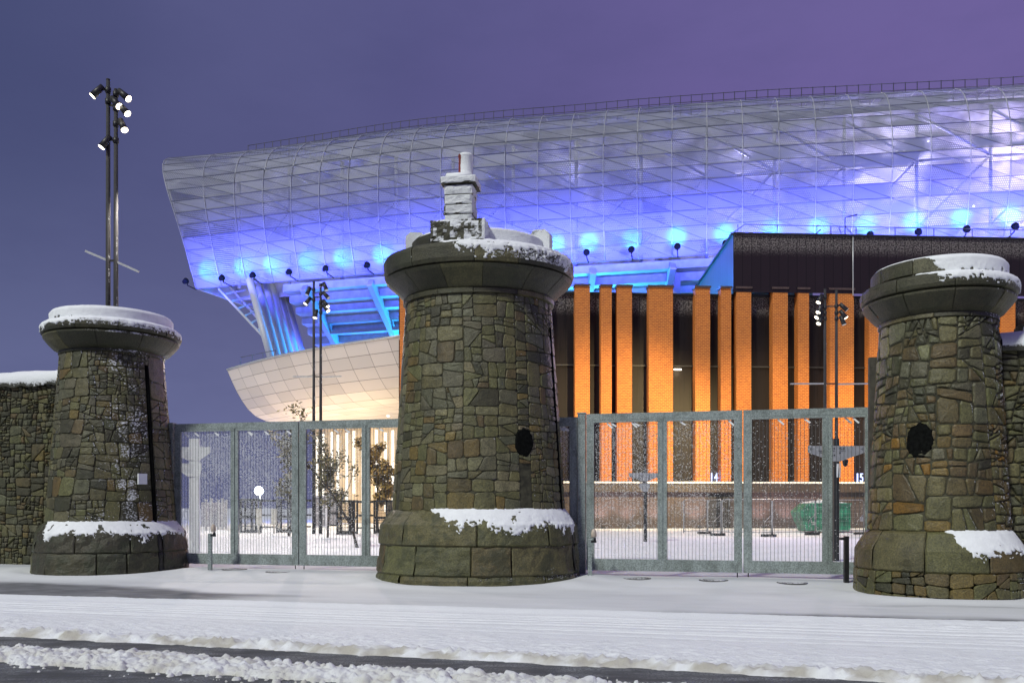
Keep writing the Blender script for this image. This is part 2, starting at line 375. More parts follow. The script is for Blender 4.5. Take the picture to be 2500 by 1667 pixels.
def cmix(a, b, m): return np.array(a) * (1 - m[..., None]) + np.array(b) * m[..., None]
SNOWC = (.75, .775, .80)
def pave_c(X, Y, s, t, Z):
    c = np.broadcast_to(np.array(SNOWC), X.shape + (3,))
    wav = (fbm(s * .35, t * 1.2, 4, 31) - .45)
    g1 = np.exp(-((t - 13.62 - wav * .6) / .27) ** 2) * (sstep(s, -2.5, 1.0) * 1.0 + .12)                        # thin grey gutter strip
    g2 = (1 - sstep(t + wav * .8, 14.3 + .8 * sstep(-s, 9, 13), 15.0 + .8 * sstep(-s, 9, 13))) * sstep(-s + wav * 3, 7.2, 9.6)                # dark grey wedge by the left tower
    g3 = np.exp(-((t - 15.0 - wav * 1.5) / .12) ** 2) * .35 * sstep(s, 1, 2) * sstep(-s, -5, -4)
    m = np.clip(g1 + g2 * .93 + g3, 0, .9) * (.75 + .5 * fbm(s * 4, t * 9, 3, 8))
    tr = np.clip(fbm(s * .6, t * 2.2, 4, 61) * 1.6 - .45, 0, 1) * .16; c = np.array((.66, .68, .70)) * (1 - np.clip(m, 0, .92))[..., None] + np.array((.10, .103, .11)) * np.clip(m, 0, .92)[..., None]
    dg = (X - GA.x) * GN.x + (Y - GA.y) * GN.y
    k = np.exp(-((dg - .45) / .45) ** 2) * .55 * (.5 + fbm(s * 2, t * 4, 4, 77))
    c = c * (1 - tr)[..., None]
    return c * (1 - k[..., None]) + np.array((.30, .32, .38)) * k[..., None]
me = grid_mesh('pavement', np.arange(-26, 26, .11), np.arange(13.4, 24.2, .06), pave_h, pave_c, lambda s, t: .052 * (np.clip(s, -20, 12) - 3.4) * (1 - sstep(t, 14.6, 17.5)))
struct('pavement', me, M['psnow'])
def road_h(X, Y, s, t):
    edge = 9.05 + (fbm(s * .45, s * 0 + 3, 3, 4) - .45) * .30 + (fbm(s * 5, t * 5, 3, 14) - .45) * .16
    cover = sstep(t - edge, -.05, .10)
    lump = np.abs(fbm(s * 11, t * 13, 4, 2) - .46) * (.35 + 1.3 * fbm(s * .9, t * 1.6, 3, 42))
    rough = .12 + .88 * (1 - sstep(t, 9.4, 11.3))
    h = -.135 + cover * (.045 + .045 * sstep(t, 9.4, 12.5)) + cover * (lump * .13 * rough + (fbm(s * 14, t * 16, 3, 12) - .45) * .035 * (rough * .9 + .1) + (fbm(s * .8, t * 2.2, 3, 13) - .45) * .03)
    h = h + np.exp(-((t - edge - .13) / .17) ** 2) * (.05 * fbm(s * 4, t * 4, 3, 44) + .16 * np.abs(fbm(s * 11, t * 12, 4, 45) - .46) + .10 * np.abs(fbm(s * 24, t * 24, 2, 46) - .46))
    for tc, dep in ((11.2, .014), (11.55, .03), (11.72, .02), (12.05, .03), (12.32, .045), (12.62, .045), (12.8, .025), (12.98, .035)):
        h = h - dep * np.exp(-((t - tc - .05 * np.sin(s * .25)) / .035) ** 2) * (.5 + fbm(s * 3, t, 2, 60))
    h = h + .03 * np.abs(fbm(s * 6, t * 14, 3, 81) - .46) * np.exp(-((t - 13.1) / .25) ** 2) * 3 * sstep(s, -1, 3)
    return h + .055 * sstep(t, 13.1, 13.5)
def road_c(X, Y, s, t, Z):
    edge = 9.05 + (fbm(s * .45, s * 0 + 3, 3, 4) - .45) * .30
    br = np.exp(-((t - edge - .05) / .15) ** 2) * np.clip(fbm(s * 5, t * 9, 4, 23) * 3.4 - 1.0, 0, 1)
    gr = np.clip(fbm(s * 5, t * 11, 4, 51) * 2.2 - 1.15, 0, 1) * .35 * (1 - sstep(t, 11, 13))
    c = np.array(SNOWC) * (1 - br * .7)[..., None] + np.array((.30, .265, .18)) * (br * .7)[..., None]
    return c * (1 - gr[..., None]) + np.array((.42, .43, .43)) * gr[..., None]
me = grid_mesh('road_snow', np.arange(-19, 19, .045), np.arange(8.6, 13.46, .03), road_h, road_c, lambda s, t: .052 * (np.clip(s, -20, 12) - 3.4) * sstep(t, 10, 13.0))
struct('road_snow', me, M['gsnow'], label='rutted snow lying over the far lane of the road', cat='snow')
# ploughed slush ridge: a height field of piled lumps
ss = np.arange(-11, 11.01, .016); tt = np.arange(7.1, 8.6, .015); s, t = np.meshgrid(ss, tt)
mid = 7.86 + (fbm(s * .3, t * 0 + 1, 3, 6) - .45) * .35; wid = .40 + (fbm(s * 1.1, t * 0 + 7, 3, 16) - .45) * .30
prof = np.clip(1 - ((t - mid) / wid) ** 2, 0, 1) ** .5
H = prof * (.025 + .075 * fbm(s * 2.2, t * 3, 3, 19))
nl = 14000; ls = RNG.uniform(-12, 12, nl); lt = 7.86 + RNG.normal(0, .22, nl); lr = RNG.gamma(1.6, .0085, nl) + .009
stray = RNG.random(nl) < .03; lt[stray] += RNG.normal(0, .25, stray.sum()); lr[stray] *= .45
for a, b_, r in zip(ls, lt, np.clip(lr, .009, .062)):
    i0, i1 = np.searchsorted(ss, (a - r, a + r)); j0, j1 = np.searchsorted(tt, (b_ - r, b_ + r))
    if i1 <= i0 or j1 <= j0: continue
    d2 = ((s[j0:j1, i0:i1] - a) / r) ** 2 + ((t[j0:j1, i0:i1] - b_) / r) ** 2
    base = H[min(max((j0 + j1) // 2, 0), len(tt) - 1), min((i0 + i1) // 2, len(ss) - 1)]
    H[j0:j1, i0:i1] = np.maximum(H[j0:j1, i0:i1], (d2 < 1) * (base * .85 + r * .75 * np.sqrt(np.clip(1 - d2, 0, 1))))
H = H + (H > .012) * ((fbm(s * 26, t * 26, 3, 71) - .45) * .04 + (fbm(s * 9, t * 9, 3, 78) - .45) * .05)
ZR = np.where(H > .012, -.1 + H, -.13)
brown = np.clip(fbm(s * 3.5, t * 6, 4, 90) * 2.0 - .62, 0, 1) * np.clip(1.0 - H * 5.0, .12, 1)
CR = np.array((.72, .74, .755)) * (1 - brown * .8)[..., None] + np.array((.38, .35, .25)) * (brown * .8)[..., None]
me = grid_mesh('slush_ridge', ss, tt, lambda X, Y, a, b: ZR, lambda X, Y, a, b, Z: CR)
struct('slush_ridge', me, ground_snow('slush', .5, 60), 'stuff', 'lumpy ridge of ploughed slush between the two bare wheel tracks', 'slush')
b = MB(); a0, a1 = st_xy(-80, -40), st_xy(80, -40); a2, a3 = st_xy(80, 13.0), st_xy(-80, 12.2)
b.quad((*a0, -.1), (*a1, -.1), (*a2, -.1), (*a3, -.1)); struct('road', b, M['asphalt'])
b = MB(); g0 = GA - GD * 70 - GN * -.25; g1 = GB + GD * 120 - GN * -.25
b.quad((g0.x, g0.y, .06), (g1.x, g1.y, .06), (260, 330, .1), (-260, 330, .1)); struct('plaza', b, M['plsnow'])
b = MB(); b.quad((-900, -300, -.3), (900, -300, -.3), (900, 1500, -.3), (-900, 1500, -.3)); struct('ground', b, M['plsnow'])
# ------------------------------------------------------------------ masonry builders
def clip(poly, nx, ny, c):                                  # keep nx*x+ny*y <= c
    out = []; n = len(poly)
    for i in range(n):
        a, b_ = poly[i], poly[(i + 1) % n]; da = nx * a[0] + ny * a[1] - c; db = nx * b_[0] + ny * b_[1] - c
        if da <= 0: out.append(a)
        if (da < 0 < db) or (db < 0 < da):
            k = da / (da - db); out.append((a[0] + k * (b_[0] - a[0]), a[1] + k * (b_[1] - a[1])))
    return out
def area(p): return .5 * abs(sum(p[i][0] * p[(i + 1) % len(p)][1] - p[(i + 1) % len(p)][0] * p[i][1] for i in range(len(p))))
def rubble(rect, mean, rng, asp=1.3, tilt=11):
    x0, x1, y0, y1 = rect; out = []; st = [([(x0, y0), (x1, y0), (x1, y1), (x0, y1)], mean * rng.lognormvariate(0, .55))]
    while st:
        p, tgt = st.pop(); A = area(p)
        if len(p) < 3 or A < 1e-4: continue
        w = max(q[0] for q in p) - min(q[0] for q in p); h = max(q[1] for q in p) - min(q[1] for q in p)
        if A < tgt * 1.35 and w < 2.7 * h and h < 1.7 * w: out.append(p); continue
        if A > .9: tgt = mean * rng.lognormvariate(-.1, .7)
        elif rng.random() < .25: tgt = mean * rng.lognormvariate(-.1, .7)
        cx = min(q[0] for q in p) + w * rng.uniform(.32, .68); cy = min(q[1] for q in p) + h * rng.uniform(.32, .68)
        k = tilt * (2.6 if rng.random() < .25 else .6) if A < .32 else tilt * .22
        if w > h * asp * rng.uniform(.75, 1.25): a = rng.gauss(0, k * 1.3)
        else: a = 90 + rng.gauss(0, k * (.3 if w > 3 else 1))
        nx, ny = math.cos(R(a)), math.sin(R(a)); c = nx * cx + ny * cy
        st.append((clip(p, nx, ny, c), tgt)); st.append((clip(p, -nx, -ny, -c), tgt))
    return out
def inset(p, g):
    q = p; n = len(p); s_ = sum(p[i][0] * p[(i + 1) % n][1] - p[(i + 1) % n][0] * p[i][1] for i in range(n))
    if s_ < 0: p = p[::-1]; q = p
    for i in range(n):
        a, b_ = p[i], p[(i + 1) % n]; ex, ey = b_[0] - a[0], b_[1] - a[1]; L = math.hypot(ex, ey)
        if L < 1e-6: continue
        nx, ny = ey / L, -ex / L; q = clip(q, nx, ny, nx * a[0] + ny * a[1] - g)
        if len(q) < 3: return []
    return q
def chaikin(p, k=.22):
    out = []
    for i in range(len(p)):
        a, b_ = p[i], p[(i + 1) % len(p)]; out += [(a[0] + k * (b_[0] - a[0]), a[1] + k * (b_[1] - a[1])), (b_[0] + k * (a[0] - b_[0]), b_[1] + k * (a[1] - b_[1]))]
    return out
def resample(p, step):
    out = []
    for i in range(len(p)):
        a, b_ = p[i], p[(i + 1) % len(p)]; L = math.hypot(b_[0] - a[0], b_[1] - a[1]); n = max(1, int(L / step))
        out += [(a[0] + (b_[0] - a[0]) * j / n, a[1] + (b_[1] - a[1]) * j / n) for j in range(n)]
    return out
def stone(mb, poly, fmap, col, rng, gap=.0065, bevel=.013, rise=(.001, .011), step=.09):
    q = inset(poly, gap)
    if len(q) < 3 or area(q) < .0012: return
    q = resample(chaikin(q, .13), step); cx = sum(v[0] for v in q) / len(q); cy = sum(v[1] for v in q) / len(q)
    q = [(v[0] + rng.uniform(-.006, .006), v[1] + rng.uniform(-.006, .006)) for v in q]; n = len(q); rr = rng.uniform(*rise)
    sz = math.sqrt(area(q)); k1 = max(.55, 1 - bevel * 2 / sz); k2 = k1 * .55
    tx, ty = rng.uniform(-.03, .03), rng.uniform(-.03, .03)
    def ring(k, dep, jit): return mb.add([fmap(cx + (v[0] - cx) * k, cy + (v[1] - cy) * k, dep + (0 if k == 1 else (v[0] - cx) * k * tx + (v[1] - cy) * k * ty) + rng.uniform(-jit, jit)) for v in q])
    r0, r1, r2 = ring(1, -.04, 0), ring(1, -.007, .002), ring(k1, rr * .8, .003); r3 = ring(k2, rr, .004); c = mb.add([fmap(cx, cy, rr + rng.uniform(-.004, .006))])
    for j in range(n):
        k = (j + 1) % n
        mb.face((r0 + j, r0 + k, r1 + k, r1 + j), col); mb.face((r1 + j, r1 + k, r2 + k, r2 + j), col)
        mb.face((r2 + j, r2 + k, r3 + k, r3 + j), col); mb.face((r3 + j, r3 + k, c), col)
PAL = {'olive': (.092, .087, .035), 'grey': (.086, .084, .048), 'ochre': (.122, .088, .026), 'dark': (.040, .039, .019), 'light': (.128, .120, .062), 'brown': (.088, .066, .026), 'rust': (.155, .082, .012)}
def pick(rng, wts):
    k = rng.choices(list(wts), list(wts.values()))[0]; c = PAL[k]; f = rng.uniform(.96, 1.34); return tuple(v * f * rng.uniform(.95, 1.05) for v in c)
def minus(rect, holes):                                    # rectangle minus holes, as rectangles
    out = [rect]
    for hx0, hx1, hy0, hy1 in holes:
        nxt = []
        for x0, x1, y0, y1 in out:
            if hx1 <= x0 or hx0 >= x1 or hy1 <= y0 or hy0 >= y1: nxt.append((x0, x1, y0, y1)); continue
            if hx0 > x0: nxt.append((x0, hx0, y0, y1))
            if hx1 < x1: nxt.append((hx1, x1, y0, y1))
            a, b_ = max(x0, hx0), min(x1, hx1)
            if hy0 > y0: nxt.append((a, b_, y0, hy0))
            if hy1 < y1: nxt.append((a, b_, hy1, y1))
        out = nxt
    return out
def block_ring(mb, prof, bounds, mapper, cols, rng, gap=.010, rough=.012, du=.10, dv=.07, drop=.022):
    """dressed blocks: prof = list of (r,z) swept between successive angles in bounds"""
    pts = [prof[0]]
    for a, b_ in zip(prof, prof[1:]):
        L = math.hypot(b_[0] - a[0], b_[1] - a[1]); n = max(1, int(L / dv))
        pts += [(a[0] + (b_[0] - a[0]) * j / n, a[1] + (b_[1] - a[1]) * j / n) for j in range(1, n + 1)]
    rm = max(p[0] for p in prof); L = [0]
    for a, b_ in zip(pts, pts[1:]): L.append(L[-1] + math.hypot(b_[0] - a[0], b_[1] - a[1]))
    for k, (a0, a1) in enumerate(zip(bounds, bounds[1:])):
        col = cols(a0, a1, k); nu = max(3, int((a1 - a0) * rm / du)); sd = rng.randrange(9999); ids = []
        aa = [a0 + gap / rm] + [a0 + (a1 - a0) * j / nu for j in range(1, nu)] + [a1 - gap / rm]
        aa = [aa[0]] + [aa[0] + .022 / rm] + aa[1:-1] + [aa[-1] - .022 / rm] + [aa[-1]]
        for j, a in enumerate(aa):
            row = []
            for i, (r, zz) in enumerate(pts):
                e = 0
                if j in (0, len(aa) - 1): e = drop
                if i in (0, len(pts) - 1): e = max(e, drop * .8)
                nn = (float(fbm(np.array(a * rm * 4.5 + sd), np.array(L[i] * 5.5 + sd * .37), 3, 3)) - .45) * rough * 3.2
                row.append(mapper(a, r - e + nn, zz))
            ids.append(mb.add(row))
        m = len(pts)
        for j in range(len(aa) - 1):
            for i in range(m - 1): mb.face((ids[j] + i, ids[j + 1] + i, ids[j + 1] + i + 1, ids[j] + i + 1), col)
def even(n, off=0, a0=-math.pi, jit=0, rng=random):
    return [a0 + off + 2 * math.pi * (k + (rng.uniform(-jit, jit) if 0 < k < n else 0)) / n for k in range(n + 1)]
# ------------------------------------------------------------------ gate towers
def tower(c, flat, D, label, seed, mats, wts, wts_low=None, holes=(), groove=None, base_n=9):
    rng = random.Random(seed); cx, cy = c
    def mp(a, r, z): return (cx + r * math.sin(a), cy - r * math.cos(a) * flat, z)
    t = thing('gate_tower', label, 'stone tower', (cx, cy, 0))
    (r0, z0), (r1, z1) = D['shaft']; rm = (r0 + r1) / 2
    def rad(z): return r0 + (r1 - r0) * (z - z0) / (z1 - z0)
    core = MB(); core.lathe([(D['base'][0][0] - .05, -.3), (D['base'][0][0] - .05, z0 - .25), (r0 - .02, z0 - .02), (r0 - .018, z0), (r1 - .018, z1), (r1 - .02, D['cap_top'] - .05)], (cx, cy, 0), 64)
    core.v = [(x, cy + (y - cy) * flat, z) for x, y, z in core.v]; co_ = part('shaft', core, M['mortar'], t)
    b = MB(); full = (-math.pi * rm, math.pi * rm, z0, z1)
    hs = [(a0 * rm, a1 * rm, q0, q1) for a0, a1, q0, q1 in holes]
    if groove: hs.append((R(groove[0]) * rm, R(groove[0]) * rm + groove[1], z0, z1 - groove[2]))
    def fm(u, v, dep): return mp(u / rm, rad(v) + dep, v)
    for rc in minus(full, hs):
        for p in rubble(rc, D['mean'], rng, *D.get('rub', (1.3, 11))):
            ym = sum(q[1] for q in p) / len(p); ws = wts_low if wts_low and rng.random() < 1.5 * (1 - (ym - z0) / (z1 - z0)) - .25 else wts
            stone(b, p, fm, pick(rng, ws), rng, **D.get('cut', {}))
    part('masonry', b, mats[0], co_)
    b = MB()                                               # plinth courses
    for prof in D['base']if isinstance(D['base'][0][0], (list, tuple)) else D['courses']:
        n = base_n + rng.randrange(3); bs = even(n, rng.uniform(0, .5), jit=.25, rng=rng)
        if groove and groove[3]:
            ga = R(groove[0]); bs = [a for a in bs if abs(a - ga) > .35] + [ga - .03, ga + .05]; bs = sorted(bs)
        block_ring(b, prof, bs, mp, lambda a0, a1, k: pick(rng, D['pw']) if not (groove and groove[3] and abs((a0 + a1) / 2 - R(groove[0])) < .05) else (.004, .004, .004), rng, rough=D.get('prough', .026), du=.07, dv=.06, drop=.016)  # near-black block paints the shade where the groove crosses the plinth
    part('plinth', b, mats[1], t)
    b = MB()
    prof, n, ro = D['cap'][0]; block_ring(b, prof, even(n, rng.uniform(0, .6), jit=.12, rng=rng), mp, lambda a0, a1, k: pick(rng, {'dark': 3, 'olive': 2}), rng, gap=.004, rough=ro, drop=.01)
    part('neck_band', b, mats[0], t); b = MB()
    for prof, n, ro in D['cap'][1:]:
        block_ring(b, prof, even(n, rng.uniform(0, .6), jit=.12, rng=rng), mp, lambda a0, a1, k: pick(rng, {'dark': 5, 'olive': 1.5, 'grey': .8}), rng, gap=.004, rough=ro, drop=.010)
    part('cornice', b, mats[2], t)
    b = MB()
    if D['cap_disc']:
        rr, zz = D['cap_disc']; b.lathe([(rr, zz - .06), (rr - .03, zz), (rr * .5, zz + .05), (.02, zz + .06)], (cx, cy, 0), 48)
        b.v = [(x, cy + (y - cy) * flat, z) for x, y, z in b.v]; part('cap_snow', b, M['snow'], t)
    if groove:
        b = MB(); a = R(groove[0]) + groove[1] / rm / 2
        ptsA = [mp(a, rad(zz) - .018, zz) for zz in np.linspace(z0, z1 - groove[2], 8)]
        b.tube(ptsA, groove[1] * .42, 6); part('groove_shade', b, M['shade_and_body_black'], t)  # black tube painting the shade inside the groove
    return t, mp, rad
def rounded(r, z0, z1, e=.09):
    return [(r - e, z0), (r - e * .25, z0 + e * .3), (r, z0 + e), (r, z1 - e), (r - e * .25, z1 - e * .35), (r - e, z1)]
# centre
DC = dict(shaft=((1.90, 1.53), (1.60, 6.02)), mean=.080, cap_top=7.0, cap_disc=None, pw={'olive': 5, 'brown': .6}, base=[(2.16, 0)],
    courses=[[(2.26, -.25), (2.25, .12), (2.22, .20)], [(2.22, .20), (2.24, .24), (2.20, .5), (2.17, .80)], [(2.16, .80), (2.20, .84), (2.18, 1.05), (2.15, 1.24), (2.10, 1.30), (1.98, 1.46), (1.90, 1.55)]],
    cap=[([(1.60, 6.0), (1.66, 6.01), (1.66, 6.10), (1.63, 6.13)], 12, .004), ([(1.63, 6.12), (1.70, 6.19), (1.84, 6.32), (2.0, 6.45), (2.06, 6.52)], 13, .008), ([(2.0, 6.52)] + rounded(2.09, 6.53, 6.98, .11) + [(1.8, 7.04), (1.5, 7.06)], 11, .014)])
tc, mpc, radc = tower(TOW[1], .84, DC, 'tall central stone gate tower with snowy parapet and a small chimney on top', 3, (M['shaft_c'], M['plinth'], M['cap']),
    {'olive': 6, 'grey': 5, 'dark': 2.4, 'light': 1.4, 'brown': .8, 'ochre': .35}, {'olive': 5, 'ochre': 1.6, 'brown': 1, 'light': 2.5, 'grey': 2},
    holes=[(R(29), R(38), 1.53, 2.5), (R(-70), R(-62), 1.53, 2.35)], groove=(70, .10, .55, True))
def wallpatch(mb, mp, rad, a0, a1, z0, z1, dep, oval=False, n=34):
    am, zm = (a0 + a1) / 2, (z0 + z1) / 2; pts = []
    if oval:
        jr = random.Random(9); jt = [jr.uniform(-.16, .16) for _ in range(n)]; c = mb.add([mp(am, rad(zm) + dep, zm)])
        for rr in (.5, .85, 1.0):
            pts.append(mb.add([mp(am + (a1 - a0) / 2 * (rr + (.9 * rr - .4) * jt[k]) * math.cos(2 * math.pi * k / n), rad(zm) + (dep if rr < 1 else -.05), zm + (z1 - z0) / 2 * (rr + (.9 * rr - .4) * jt[k]) * math.sin(2 * math.pi * k / n)) for k in range(n)]))
        for k in range(n):
            q = (k + 1) % n; mb.face((c, pts[0] + k, pts[0] + q)); mb.face((pts[0] + k, pts[1] + k, pts[1] + q, pts[0] + q)); mb.face((pts[1] + k, pts[2] + k, pts[2] + q, pts[1] + q))
    else:
        for k in range(5): pts.append(mb.add([mp(a0 + (a1 - a0) * k / 4, rad(zz) + dep, zz) for zz in (z0, zm, z1)]))
        for k in range(4):
            for j in range(2): mb.face((pts[k] + j, pts[k + 1] + j, pts[k + 1] + j + 1, pts[k] + j + 1))
b = MB(); wallpatch(b, mpc, radc, R(25), R(41), 2.60, 3.26, .026, True); part('recess_shade', b, M['shade_and_body_black'], tc)  # black oval set on the face, painting the hole's shade
rg = random.Random(5)
for a0, a1, top in ((29, 38, 2.5), (-70, -62, 2.35)):
    b = MB()
    for k in range(5):
        q0 = 1.53 + (top - 1.53) * k / 5; p = [(R(a0) * 1.8 + .01, q0), (R(a1) * 1.8 - .07, q0), (R(a1) * 1.8 - .07, q0 + (top - 1.53) / 5), (R(a0) * 1.8 + .01, q0 + (top - 1.53) / 5)]
        stone(b, p, lambda u, v, dp: mpc(u / 1.8, radc(v) + dp - .05, v), pick(rg, {'brown': 1, 'dark': 2, 'olive': 1}), rg)
    part('slot_infill', b, M['wall'], tc)
# parapet, chimney of the centre tower
def arc_block(mb, a0, a1, ri, ro, z0, z1, rng, col, bev=.05):
    prof = [(ri, z0), (ri, z1 - bev), (ri + bev, z1), (ro - bev, z1), (ro, z1 - bev), (ro, z0)]
    prof = prof[::-1]
    block_ring(mb, prof, [R(a0), R(a1)], mpc, lambda *k: col, rng, gap=0, rough=.010, du=.09, dv=.08, drop=.0)
    for a in (a0, a1): i = mb.add([mpc(R(a), r, z) for r, z in prof]); mb.face(range(i, i + 6), col)
b = MB(); rg = random.Random(8); dk = PAL['dark']; gy = (.07, .07, .055)
for a0, a1 in ((4, 72), (103, 150), (-172, -112), (-82, -42)): arc_block(b, a0, a1, 1.22, 1.47, 7.02, 7.40, rg, dk)
for a0, a1 in ((72.3, 102.7), (150.3, 187.7), (-111.7, -82.3)): arc_block(b, a0, a1, 1.16, 1.62, 7.02, 7.62, rg, gy, .10)
M['parapet'] = snowy('stone_parapet', None, .16, .5, n1=.5, n2=.5, moss=.3, bump=.8, wind=Vector((.72, -.45, .5)).normalized())
par = part('parapet', b, M['parapet'], tc)
b = MB(); b.lathe([(1.25, 7.04), (1.2, 7.12), (.02, 7.16)], (TOW[1][0], TOW[1][1], 0), 40); b.v = [(x, TOW[1][1] + (y - TOW[1][1]) * .84, z) for x, y, z in b.v]; part('cap_snow', b, M['snow'], tc)
def rough_box(mb, c, sz, rz, col, rough=.02, n=(10, 8, 10), bev=.03, seed=0):
    """box with subdivided, slightly lumpy faces"""
    c = Vector(c); m = Matrix.Rotation(rz, 3, 'Z'); h = [v / 2 for v in sz]
    for ax in range(3):
        for sg in (-1, 1):
            u, v = [k for k in range(3) if k != ax]; ids = []
            for i in range(n[u] + 1):
                row = []
                for j in range(n[v] + 1):
                    p = [0, 0, 0]; p[ax] = sg * h[ax]; p[u] = -h[u] + sz[u] * i / n[u]; p[v] = -h[v] + sz[v] * j / n[v]
                    e = (i in (0, n[u])) + (j in (0, n[v])); p = [q - math.copysign(bev * .5, q) if e and abs(abs(q) - h[k]) < 1e-5 else q for k, q in enumerate(p)]
                    dn = 0 if e else (float(fbm(np.array(p[u] * 7 + ax * 9 + seed), np.array(p[v] * 9 + sg * 5), 3, 4)) - .42) * rough * 3
                    p[ax] += sg * dn; row.append(c + m @ Vector(p))
                ids.append(mb.add(row))
            for i in range(n[u]):
                for j in range(n[v]):
                    q = (ids[i] + j, ids[i + 1] + j, ids[i + 1] + j + 1, ids[i] + j + 1)
                    flip = (sg > 0) != (ax == 1); mb.face(q if flip else q[::-1], col)
CR_ = R(-9); ccx, ccy = -1.06, 17.95
M['chim'] = snowy('chimney_stone', None, .16, .55, n1=.4, n2=.8, bump=1.0, wind=Vector((.45, -.75, .45)).normalized())
M['chimbase'] = snowy('chimney_base_stone', None, .44, .55, n1=.7, n2=.55, bump=.9, wind=Vector((.75, -.55, .4)).normalized())
b = MB(); rough_box(b, (ccx + .02, 17.98, 7.23), (1.16, .95, .50), CR_, dk, .05, n=(16, 10, 9), seed=2); chb = part('chimney_base', b, M['chimbase'], tc)
b = MB()
for k in range(4): rough_box(b, (ccx - .02, 18.1, 7.48 + .205 * k + .1), (.60 + .02 * (k % 2), .52,   .214), CR_, (.09, .085, .06), .03, n=(12, 8, 6), seed=k * 3)
ch = part('chimney', b, M['chim'], tc)
b = MB(); rough_box(b, (ccx - .01, 18.1, 8.385), (.76, .66, .17), CR_, dk, .03, n=(10, 8, 5), seed=7); part('chimney_cap', b, M['chim'], ch)
b = MB(); b.lathe([(.44 * .9, 0), (.36, .09), (.2, .12), (.02, .13)], (ccx - .01, 18.1, 8.45), 4); 
b.v = [tuple(Vector((ccx - .01, 18.1, z)) + Matrix.Rotation(R(45) + CR_, 3, 'Z') @ Vector((x - ccx + .01, y - 18.1, 0))) for x, y, z in b.v]; part('cap_snow', b, M['snow'], ch)
b = MB(); px_ = Xof(1137, 18.1); b.lathe([(.165, 0), (.15, .02), (.15, .40), (.16, .42), (.16, .46), (.14, .48), (.11, .47), (.11, .3)], (px_, 18.1, 8.53), 20, cap=False); part('chimney_pot', b, M['terracotta'], ch)
# left tower
DL = dict(shaft=((1.48, 1.24), (1.17, 5.25)), mean=.070, cap_top=6.0, cap_disc=(1.36, 6.27), pw={'dark': 5, 'olive': .8}, base=[(1.7, 0)],
    courses=[[(1.78, -.25), (1.77, .3), (1.74, .54)], [(1.73, .54), (1.75, .58), (1.72, .8), (1.69, 1.0), (1.64, 1.06), (1.53, 1.2), (1.47, 1.26)]],
    cap=[([(1.17, 5.24), (1.20, 5.26), (1.20, 5.32)], 11, .004), ([(1.19, 5.32), (1.30, 5.38), (1.42, 5.5), (1.53, 5.64), (1.54, 5.68)], 9, .008), ([(1.48, 5.69)] + rounded(1.585, 5.70, 5.96, .09) + [(1.3, 6.0)], 9, .014), ([(1.36, 5.99), (1.385, 6.02), (1.385, 6.2), (1.34, 6.26), (1.2, 6.27)], 8, .008)])
tl, mpl, radl = tower(TOW[0], 1.0, DL, 'mossy round stone gate tower at the far left with snow across its face and cap', 21, (M['shaft_l'], M['plinth_l'], M['cap_l']),
    {'olive': 6, 'grey': 4, 'dark': 2.5, 'ochre': .6, 'light': .8, 'brown': .5}, groove=(61, .12, .25, True))
b = MB(); a = R(51); zc = 2.27; b.prism([mpl(a + sx * .075, radl(zc) + .02, zc + sz * .125) for sx, sz in ((-1, -1), (1, -1), (1, 1), (-1, 1))], (.05 * math.sin(a), -.05 * math.cos(a), 0)); part('stone_plaque', b, M['snow'], tl)
# right tower
DR = dict(shaft=((1.195, 1.17), (.99, 4.95)), mean=.060, cap_top=5.7, cap_disc=(1.12, 6.0), rub=(1.2, 16), cut=dict(gap=.011, bevel=.022, rise=(.004, .022)), pw={'brown': 4, 'olive': 1.5}, base=[(1.40, 0)], prough=.016,
    courses=[[(1.42, .46), (1.44, .50), (1.43, .7), (1.42, .84), (1.36, .95), (1.24, 1.14), (1.19, 1.18)]],
    cap=[([(.98, 4.93), (1.02, 4.95), (1.02, 5.02)], 10, .004), ([(1.0, 5.02), (1.1, 5.1), (1.22, 5.24), (1.29, 5.33), (1.30, 5.37)], 9, .008), ([(1.25, 5.38)] + rounded(1.335, 5.39, 5.66, .08) + [(1.1, 5.7)], 9, .013), ([(1.13, 5.69), (1.15, 5.72), (1.15, 5.93), (1.11, 5.98), (1.0, 6.0)], 9, .008)])
tr, mpr, radr = tower(TOW[2], 1.0, DR, 'brown stone gate tower at the right with a dark oval hole in its face', 33, (M['shaft_r'], M['plinth_r'], M['cap_r']),
    {'olive': 4, 'grey': 4, 'dark': 4, 'brown': 2, 'light': .8}, {'brown': 6, 'ochre': 2.2, 'rust': .7, 'olive': 3})
b = MB(); wallpatch(b, mpr, radr, R(-54), R(-28), 2.43, 3.11, .026, True); part('recess_shade', b, M['shade_and_body_black'], tr)  # oval of painted shade, no real hole behind it
b = MB(); rg = random.Random(4)
for p in rubble((-math.pi * 1.42, math.pi * 1.42, -.25, .47), .05, rg): stone(b, p, lambda u, v, dp: mpr(u / 1.42, 1.455 - .03 * max(v, 0) + dp, v), pick(rg, {'brown': 4, 'ochre': 2, 'olive': 4, 'dark': 2}), rg)
part('footing', b, M['plinth_r'], tr)
